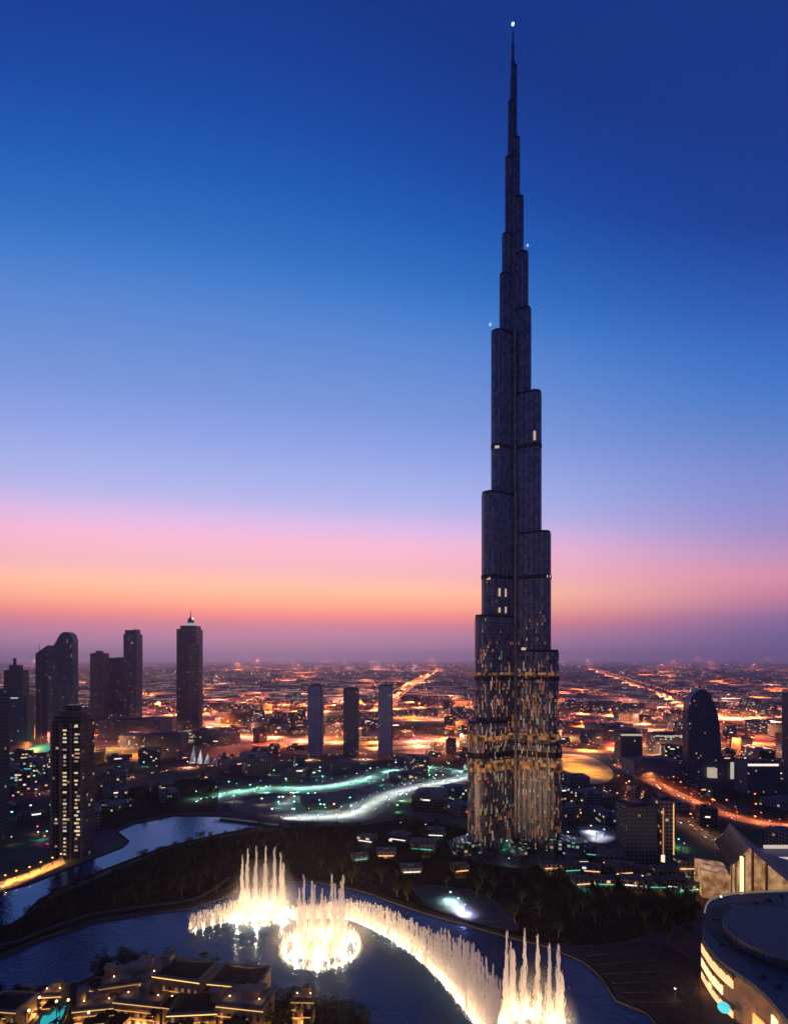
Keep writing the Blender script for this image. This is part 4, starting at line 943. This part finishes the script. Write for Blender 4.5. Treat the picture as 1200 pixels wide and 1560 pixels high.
for i, (s_, col, watt) in enumerate(acc):
    p = P(*s_); hue = 'white' if min(col) > .5 else 'green' if col[1] == 1 and col[0] < .4 and col[2] < .7 else 'teal' if col[0] < .7 and col[1] > .85 else 'violet' if col[2] == 1 else 'orange'
    where = 'by the lit basin behind the fountain' if 660 < s_[0] < 720 and s_[1] > 1370 else 'on the canal shore' if s_[1] > 1300 and s_[0] < 130 else 'at the foot of the great skyscraper' if 680 < s_[0] < 960 and s_[1] > 1250 else 'in the left hand district' if s_[0] < 130 else 'in the park beyond the lake' if s_[0] < 700 else 'in the right hand district'
    r = thing('floodlight_mast', hue+' floodlight mast '+where, 'floodlight', (p.x, p.y, 1), 0, 'floodlight masts '+where)
    MB().tube([(0,0,-1),(0,0,7)], [.2,.12], 6).build('pole', steel, r)
    rad = .9 if p.y < 620 else 1.3
    MB().ball((0,0,7.2), rad*(.7 if watt < 800 else 1.0), 8, 5, .6).build('lamp_head', glow('accent_'+'_'.join('%d' % (c*100) for c in col), col, 2.6 if watt > 800 else 2.0), r)
    lamp('mast_light', (p.x, p.y, 5.6), col, watt*2.6, r=.3, cone=168)
flat('shore_terrace', [P(*p)[:2] for p in ((-20,1352),(40,1332),(95,1308),(100,1318),(45,1344),(-20,1370))], .9, mat('shore_sandstone', (.4,.3,.2), .9, scale=.4))
flat('forecourt', [P(*p)[:2] for p in ((880,1262),(920,1258),(940,1274),(925,1286),(888,1280))], .95, concrete, soft=True)
flat('event_deck', [P(*p)[:2] for p in ((625,1356),(660,1350),(730,1362),(775,1392),(790,1420),(745,1414),(700,1399),(655,1384))], .98, mat('deck_stone', (.07,.07,.075), .9, scale=.3, spec=.1), soft=True)  # deck stretched wide and dark so the mast glow fades out

# ------------------------------------------------------------------ cars on the nearer roads
rc2 = random.Random(17); car0 = None; ncar = 0
for (pts, w, col, step, watt, k, hl, rh, both, nsp), nme in list(zip(ROADS, names))[8:]:
    for p, d in walk(pts, 13, 5):
        if rc2.random() < .45 or ncar > 150: continue
        s = rc2.choice((-1, 1)); nn = Vector((-d.y, d.x, 0)); q_ = p-nn*s*rc2.choice((.12, .3))*w; a = math.atan2(d.y, d.x)+(PI if s < 0 else 0)
        if not 0 < 600+F*q_.x/q_.y < 1200: continue
        ncar += 1; lab = 'car with its lamps on driving along the '+nme; grp = 'cars on the '+nme
        if car0 is None:
            car0 = thing('car', lab, 'car', (q_.x, q_.y, .1), a, grp)
            MB().prism([(-2.2,-.85),(2.1,-.8),(2.3,-.5),(2.3,.5),(2.1,.8),(-2.2,.85)], .35, .85, bottom=True).prism([(-1.8,-.78),(1.0,-.78),(1.0,.78),(-1.8,.78)], .85, 1.45, taper=[(-1.3,-.62),(.4,-.62),(.4,.62),(-1.3,.62)]).build('body', mat('car_paint', (.25,.25,.27), .35, .4), car0)
            for y_ in (-.6, .6): MB().ball((2.28, y_, .65), .3, 6, 4).build('headlight', glow('headlight_glow', (1,.9,.75), 6), car0); MB().ball((-2.2, y_, .7), .28, 6, 4).build('tail_light', glow('tail_glow', (1,.08,.04), 4), car0)
            for x_ in (-1.4, 1.4):
                for y_ in (-.8, .8): MB().tube([(x_, y_-.1, .34), (x_, y_+.1, .34)], .34, 8).build('wheel', mat('tyre', (.02,.02,.02), .9), car0)
        else: dup(car0, (q_.x, q_.y, .1), a, 1.0, lab, grp)

# ------------------------------------------------------------------ trees
bark = mat('bark', (.06,.045,.03), .9, scale=2)
m, n, l, b = base_mat('leaves')
oi = n.new('ShaderNodeTexNoise'); oi.inputs['Scale'].default_value = .6; t_ = n.new('ShaderNodeTexCoord'); l.new(t_.outputs['Object'], oi.inputs['Vector'])
cr = n.new('ShaderNodeValToRGB'); cr.color_ramp.elements[0].position = .35; cr.color_ramp.elements[0].color = (.01,.018,.008,1); cr.color_ramp.elements[1].position = .65; cr.color_ramp.elements[1].color = (.035,.048,.02,1)
l.new(oi.outputs['Fac'], cr.inputs[0]); l.new(cr.outputs[0], b.inputs['Base Color']); b.inputs['Roughness'].default_value = .9; b.inputs['Specular IOR Level'].default_value = .1
leaves = m
def make_tree(seed, h, label, group):
    rr = random.Random(seed); r = thing('broadleaf_tree', label, 'tree', (0,0,0), 0, group)
    q = MB().tube([(0,0,0),(.2,.1,h*.25),(.1,.3,h*.5)], [.45,.32,.18], 6)
    for k in range(5):
        a = rr.uniform(0, 2*PI); q.tube([(.1,.1,h*.32), (math.cos(a)*h*.14, math.sin(a)*h*.14, h*.5), (math.cos(a)*h*.25, math.sin(a)*h*.25, h*.68)], [.18,.12,.05], 5)
    q.build('trunk', bark, r); c = MB()
    cl = [(rr.uniform(-.25,.25)*h, rr.uniform(-.25,.25)*h, h*rr.uniform(.5,.88), h*rr.uniform(.11,.2)) for _ in range(11)]
    for cx_, cy_, cz_, cr_ in cl:
        for _ in range(46):
            v = Vector((rr.gauss(0,1), rr.gauss(0,1), rr.gauss(0,1))).normalized()*cr_*rr.uniform(.55,1.15)
            p = Vector((cx_, cy_, cz_))+Vector((v.x, v.y, v.z*.75)); a = Vector((rr.uniform(-1,1), rr.uniform(-1,1), rr.uniform(-.6,.6)))*.62; b_ = Vector((rr.uniform(-1,1), rr.uniform(-1,1), rr.uniform(-.6,.6)))*.62
            c.face([p-a, p+b_, p+a])
    c.build('crown', leaves, r); return r
def make_palm(seed, h, label, group):
    rr = random.Random(seed); r = thing('palm_tree', label, 'palm', (0,0,0), 0, group)
    MB().tube([(0,0,0),(.15,0,h*.5),(.3,.1,h)], [.3,.22,.2], 6).build('trunk', bark, r); c = MB()
    for k in range(16):
        a = 2*PI*k/16+rr.uniform(-.1,.1); up = rr.uniform(.1,1.2); L_ = 3.3; prev = Vector((.3,.1,h)); 
        dn = Vector((math.cos(a), math.sin(a), 0)); sd_ = Vector((-dn.y, dn.x, 0))
        for j in range(4):
            t = (j+1)/4; nx = Vector((.3,.1,h))+dn*L_*t+Vector((0,0,up*math.sin(t*2.2)*1.6-1.6*t*t)); w0, w1 = .5*(1-j/4)+.15, .5*(1-(j+1)/4)+.08
            c.face([prev-sd_*w0-Vector((0,0,.25)), nx-sd_*w1-Vector((0,0,.2)), nx]); c.face([prev, nx, nx+sd_*w1-Vector((0,0,.2))]); c.face([prev-sd_*w0-Vector((0,0,.25)), nx, prev]); c.face([prev, nx+sd_*w1-Vector((0,0,.2)), prev+sd_*w0-Vector((0,0,.25))]); prev = nx
    c.build('crown', leaves, r); return r
rnd = random.Random(21)
def scatter(poly, nmax, sp, protos_, z, label, group, avoid=()):
    xs = [p[0] for p in poly]; ys = [p[1] for p in poly]; got = []; t = 0
    while len(got) < nmax and t < nmax*60:
        t += 1; p = (rnd.uniform(min(xs), max(xs)), rnd.uniform(min(ys), max(ys)))
        if not inside(p, poly) or any(math.hypot(p[0]-a, p[1]-b_) < sp for a, b_ in got): continue
        u = 600+F*p[0]/p[1]
        if not (-30 < u < 1230) or any(near_line(p, ln, dd) for ln, dd in avoid): continue
        got.append(p)
        pr = rnd.choice(protos_)
        if pr.get('used'): dup(pr, (p[0], p[1], z), rnd.uniform(0, 6.28), rnd.uniform(.7,1.15), label, group)
        else: pr.location = (p[0], p[1], z); pr['used'] = 1
    return got
l1, g1 = 'dark broadleaf tree on the park island', 'trees on the park island'
tp1 = [make_tree(s, 11, l1, g1) for s in (1,2,3)]
scatter(islW, 92, 9, tp1, 1.6, l1, g1, [(path_line, 6)])
l2, g2 = 'dark tree on the bank between fountain and great skyscraper', 'trees on the bank by the great skyscraper'
tp2 = [make_tree(s, 12, l2, g2) for s in (4,5,6)]
pool_line = [P(*p) for p in ((660,1372),(700,1385),(730,1400))]
scatter(bankW, 90, 9.5, tp2, .9, l2, g2, [(pool_line, 20), ([P(900,1268), P(925,1275)], 26), ([P(690,1284), P(770,1290), P(840,1296)], 22)]+[([Vector((a, c, 0)), Vector((a+1, c, 0))], r_*.6) for a, c, r_ in BB])
def shrubs(name, poly, n_, z, label, avoid=()):
    q = MB(); xs = [p[0] for p in poly]; ys = [p[1] for p in poly]
    for _ in range(n_):
        p = (rnd.uniform(min(xs), max(xs)), rnd.uniform(min(ys), max(ys)))
        if not inside(p, poly) or any(near_line(p, ln, dd*.8) for ln, dd in avoid): continue
        s = rnd.uniform(.8, 2.2)
        for _ in range(9):
            c = Vector((p[0]+rnd.gauss(0,.6)*s, p[1]+rnd.gauss(0,.6)*s, z+abs(rnd.gauss(.3,.4))*s)); a = Vector((rnd.uniform(-1,1), rnd.uniform(-1,1), rnd.uniform(-.5,.7)))*.7; b_ = Vector((rnd.uniform(-1,1), rnd.uniform(-1,1), rnd.uniform(-.5,.7)))*.7
            q.face([c-a, c+b_, c+a])
    tag(q.build(name, leaves), label, 'shrubs', kind='stuff')
shrubs('island_undergrowth', islW, 3200, 1.7, 'dark shrubs covering the park island', [(path_line, 4)])
shrubs('bank_undergrowth', bankW, 3600, 1.0, 'dark shrubs covering the bank by the great skyscraper', [(pool_line, 14), ([P(690,1290), P(770,1296), P(840,1300)], 16)])
l3, g3 = 'palm beside the ochre houses at the bottom left', 'palms of the old town quarter'
tp3 = [make_palm(s, 9, l3, g3) for s in (7,8)]
oldz = [P(*p)[:2] for p in ((-10,1530),(130,1504),(155,1488),(230,1482),(398,1486),(405,1560),(400,1600),(-10,1600))]
scatter(oldz, 84, 4.2, tp3, 1.2, l3, g3)
l4, g4 = 'dark tree by the shore of the old town quarter', 'shore trees of the old town quarter'
tp4 = [make_tree(s, 13, l4, g4) for s in (9,10)]
shore = [P(*p)[:2] for p in ((150,1492),(200,1482),(270,1484),(270,1500),(150,1510))]
scatter(shore, 30, 4.5, tp4, 1.2, l4, g4)
l6, g6 = 'dark tree of the waterfront grove at the bottom middle', 'waterfront grove at the bottom middle'
tp6 = [make_tree(s, 14, l6, g6) for s in (15,16)]
scatter([P(*p)[:2] for p in ((398,1532),(470,1540),(560,1560),(640,1640),(420,1640))], 30, 6, tp6, 1.2, l6, g6)
l5, g5 = 'dark tree between the promenade and the mall', 'trees by the promenade'
tp5 = [make_tree(s, 10, l5, g5) for s in (11,12)]
scatter([P(*p)[:2] for p in ((1000,1330),(1060,1345),(1068,1410),(1060,1450),(960,1432),(930,1440),(1000,1400))], 30, 8, tp5, .9, l5, g5)
l7, g7 = 'dark tree in the dark park behind the canal', 'trees in the park behind the canal'
tp7 = [make_tree(s, 12, l7, g7) for s in (13,14)]
scatter([P(*p)[:2] for p in ((150,1236),(180,1210),(300,1186),(340,1200),(300,1238),(200,1250))], 34, 12, tp7, 0, l7, g7)
for o in COL.objects:
    if 'used' in o: del o['used']
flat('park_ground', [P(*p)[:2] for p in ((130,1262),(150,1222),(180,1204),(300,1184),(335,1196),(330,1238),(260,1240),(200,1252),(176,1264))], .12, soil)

# ------------------------------------------------------------------ fountain
m, n, l, b = base_mat('spray')
out = n['Material Output']; n.remove(b)
df = n.new('ShaderNodeBsdfDiffuse'); df.inputs['Color'].default_value = (.9,.9,.9,1); tr = n.new('ShaderNodeBsdfTranslucent'); tr.inputs['Color'].default_value = (.9,.9,.9,1)
tp = n.new('ShaderNodeBsdfTransparent'); a1 = n.new('ShaderNodeMixShader'); a1.inputs[0].default_value = .5; l.new(df.outputs[0], a1.inputs[1]); l.new(tr.outputs[0], a1.inputs[2])
a2 = n.new('ShaderNodeMixShader'); a2.inputs[0].default_value = .46; l.new(tp.outputs[0], a2.inputs[1]); l.new(a1.outputs[0], a2.inputs[2]); l.new(a2.outputs[0], out.inputs['Surface'])
spray = m
rf = random.Random(43)
def jet(x, y, h, w=.5, n_=70):
    """slivers of falling and rising water in a narrow column"""
    q = MB().tube([(x, y, .3), (x, y, h*.4), (x, y, h*.92)], [w*.4, w*.28, .07], 6)
    for _ in range(n_):
        t = rf.random()**1.15; z = h*t*.93; ln = rf.uniform(.08,.2)*h*(1-.4*t); rr = w*(.25+.9*(1-t))*rf.gauss(0,1)*.6; a = rf.uniform(0, PI)
        cx_, cy_ = x+rr*math.cos(a*2), y+rr*math.sin(a*2); th = rf.uniform(.12,.34)
        tilt = Vector((rf.uniform(-.25,.25), rf.uniform(-.25,.25), 0))
        d = Vector((math.cos(a), math.sin(a), 0))*th; p = Vector((cx_, cy_, .35+z)); up = Vector((0,0,min(ln, h-z)))+tilt
        q.face([p-d*.6, p+d*.6, p+up*.6+d, p+up, p+up*.6-d])
    return q
def mist(pts, r_, h, n_):
    q = MB()
    for _ in range(n_):
        x, y = rf.choice(pts); a = rf.uniform(0, 2*PI); rr = abs(rf.gauss(0, r_*.6)); z = .4+h*abs(rf.gauss(0,.4)); p = Vector((x+rr*math.cos(a), y+rr*math.sin(a), z))
        u = Vector((rf.uniform(-1,1), rf.uniform(-1,1), rf.uniform(-1.6,1.6)))*.32; v = Vector((rf.uniform(-1,1), rf.uniform(-1,1), rf.uniform(-1,1)))*.28
        q.face([p-u, p+v, p+u])
    return q
FW = (1,.62,.3); rings = []; arcs = []
def ring_fountain(label, cx_, cy_, radius, njet, hj, lampw, rim=None, rimh=6, skirt=9):
    p0 = P(cx_, cy_); r = thing('ring_fountain', label, 'fountain', (p0.x, p0.y, 0), 0, 'jets of the dancing lake fountain'); rings.append(r)
    for k in range(njet):
        a = 2*PI*k/njet+.2; h = hj*rf.uniform(.72,1.05); jet(radius*math.cos(a), radius*math.sin(a), h, 1.9, 330).build('water_jet', spray, r)
    base = [(radius*math.cos(2*PI*k/24), radius*math.sin(2*PI*k/24)) for k in range(24)]
    tag(mist(base, 4.2, skirt, 9000).build('mist', spray, r), kind='stuff')
    for k in range(6):
        a = 2*PI*(k+.5)/6; lamp('underwater_light', (p0.x+radius*1.25*math.cos(a), p0.y+radius*1.25*math.sin(a), 1.2), FW, lampw*2.6, 'POINT', None, .5)
    for k in range(5): lamp('fountain_spot', (p0.x+(k-2)*radius*.55, p0.y-radius*1.9, .7), (1,.66,.34), lampw*7, 'SPOT', None, .3, (p0.x+(k-2)*radius*.4, p0.y, 34), 55)  # added spots on the lens side, lighting the jets that face it
    lamp('underwater_light', (p0.x, p0.y, 1.2), FW, lampw*2.2, 'POINT', None, .5)
    if rim:
        rp_ = [(rim*math.cos(2*PI*k/60), rim*math.sin(2*PI*k/60)) for k in range(60)]
        for k in range(40):
            a = 2*PI*k/40; jet(rim*math.cos(a), rim*math.sin(a), rimh*rf.uniform(.8,1.1), .5, 26).build('rim_jet', spray, r)
        tag(mist(rp_, 2.2, 4.0, 7000).build('rim_mist', spray, r), kind='stuff')
        for k in range(12):
            a = 2*PI*k/12; lamp('underwater_light', (p0.x+rim*.93*math.cos(a), p0.y+rim*.93*math.sin(a), 1.4), FW, lampw*.28, 'POINT', None, .4)
    return r
ring_fountain('tall ring of white jets at the back of the lake fountain', 400, 1398, 14.5, 13, 52, 15000, skirt=22)
ring_fountain('ring of jets inside a wide low circle, middle of the lake fountain', 489, 1447, 14, 13, 46, 12000, rim=24.5, rimh=8, skirt=14)
ring_fountain('tall ring of jets at the near end of the lake fountain', 812, 1578, 13.5, 13, 47, 15000, skirt=24)
def arc(label, px_, hs, step, watt):
    pts = spline([P(*p) for p in px_], 6); r = thing('arc_fountain', label, 'fountain', (0,0,0), 0, 'jets of the dancing lake fountain'); arcs.append((r, pts, 9))
    wk = walk(pts, step); nW = len(wk); base = []
    for i, (p, d) in enumerate(wk):
        t = i/max(1, nW-1)*(len(hs)-1); k = min(int(t), len(hs)-2); h = hs[k]+(hs[k+1]-hs[k])*(t-k)
        jet(p.x+rf.uniform(-.5,.5), p.y+rf.uniform(-.6,.6), h*rf.uniform(.86,1.06), 1.6, 150).build('water_jet', spray, r); base.append((p.x, p.y))
    tag(mist(base, 2.4, 16, 230*nW).build('mist', spray, r), kind='stuff')
    for p, d in walk(pts, 6.0, 3): lamp('underwater_light', (p.x+.4, p.y+.5, 1.0), FW, watt*4.2, 'POINT', None, .4)
    for p, d in walk(pts, 8.0, 2): lamp('fountain_spot', (p.x-1, p.y-6, .7), (1,.66,.34), watt*9, 'SPOT', None, .3, (p.x, p.y+1, 17), 75)  # added row of spots before the curtain, lighting its near face
arc('low curved row of jets left of the tall ones in the lake', [(290,1422),(315,1413),(345,1406),(385,1403),(430,1402)], [12,13,15,15,13], 1.3, 2000)
arc('long sweeping row of jets from the middle ring to the near end', [(445,1402),(490,1400),(530,1402),(560,1413),(600,1434),(640,1464),(680,1505),(708,1540),(736,1580),(760,1625)], [10,11,16,19,20,23,30,36,40,40], 1.35, 3600)

vm = bpy.data.materials.new('water_mist'); vm.use_nodes = True; n = vm.node_tree.nodes; n.remove(n['Principled BSDF'])  # spray mist, added as volumes to give the lit jets a bloom
v = n.new('ShaderNodeVolumePrincipled'); v.inputs['Color'].default_value = (1,.97,.93,1); v.inputs['Anisotropy'].default_value = .0
t_ = n.new('ShaderNodeTexCoord'); mp = n.new('ShaderNodeMapping'); mp.inputs['Location'].default_value = (-1,-1,0); mp.inputs['Scale'].default_value = (2,2,1); vm.node_tree.links.new(t_.outputs['Generated'], mp.inputs[0])
gr = n.new('ShaderNodeTexGradient'); gr.gradient_type = 'SPHERICAL'; vm.node_tree.links.new(mp.outputs[0], gr.inputs[0])
mg = n.new('ShaderNodeMath'); mg.operation = 'MULTIPLY'; vm.node_tree.links.new(gr.outputs['Fac'], mg.inputs[0]); mg.inputs[1].default_value = .016; vm.node_tree.links.new(mg.outputs[0], v.inputs['Density'])
va = bpy.data.materials.new('curtain_mist'); va.use_nodes = True; na_ = va.node_tree.nodes; na_.remove(na_['Principled BSDF'])
v2 = na_.new('ShaderNodeVolumePrincipled'); v2.inputs['Density'].default_value = .004; v2.inputs['Color'].default_value = (1,.97,.93,1); va.node_tree.links.new(v2.outputs[0], na_['Material Output'].inputs['Volume'])
vm.node_tree.links.new(v.outputs[0], n['Material Output'].inputs['Volume'])
for o, rad, hh in ((rings[0], 30, 44), (rings[1], 38, 30), (rings[2], 24, 36)):
    q = MB().prism(circ(rad, 24), .5, hh, taper=circ(rad*.75, 24), bottom=True); tag(q.build('mist_cloud', vm, o), kind='stuff')
for o, pts, hh in arcs:
    ls = []; rs = []
    for i, p in enumerate(pts):
        d = (pts[min(i+1, len(pts)-1)]-pts[max(i-1, 0)]).normalized(); nn = Vector((-d.y, d.x, 0)); ls.append((p+nn*4)[:2]); rs.append((p-nn*4)[:2])
    poly = ls+rs[::-1]
    if sum(poly[i][0]*poly[(i+1) % len(poly)][1]-poly[(i+1) % len(poly)][0]*poly[i][1] for i in range(len(poly))) < 0: poly = poly[::-1]
    tag(MB().prism(poly, .5, hh, bottom=True).build('mist_cloud', va, o), kind='stuff')

# ------------------------------------------------------------------ haze
m = bpy.data.materials.new('haze'); m.use_nodes = True; n = m.node_tree.nodes; n.remove(n['Principled BSDF'])
v = n.new('ShaderNodeVolumePrincipled'); v.inputs['Color'].default_value = (.94,.87,1,1); v.inputs['Density'].default_value = 5e-5; v.inputs['Anisotropy'].default_value = .72
m.node_tree.links.new(v.outputs[0], n['Material Output'].inputs['Volume'])
q = MB().box(-45100, 45100, -1600, 60100, -1, 842)
tag(q.build('haze', m), 'thin violet dusk haze over the whole city', 'haze', kind='stuff')
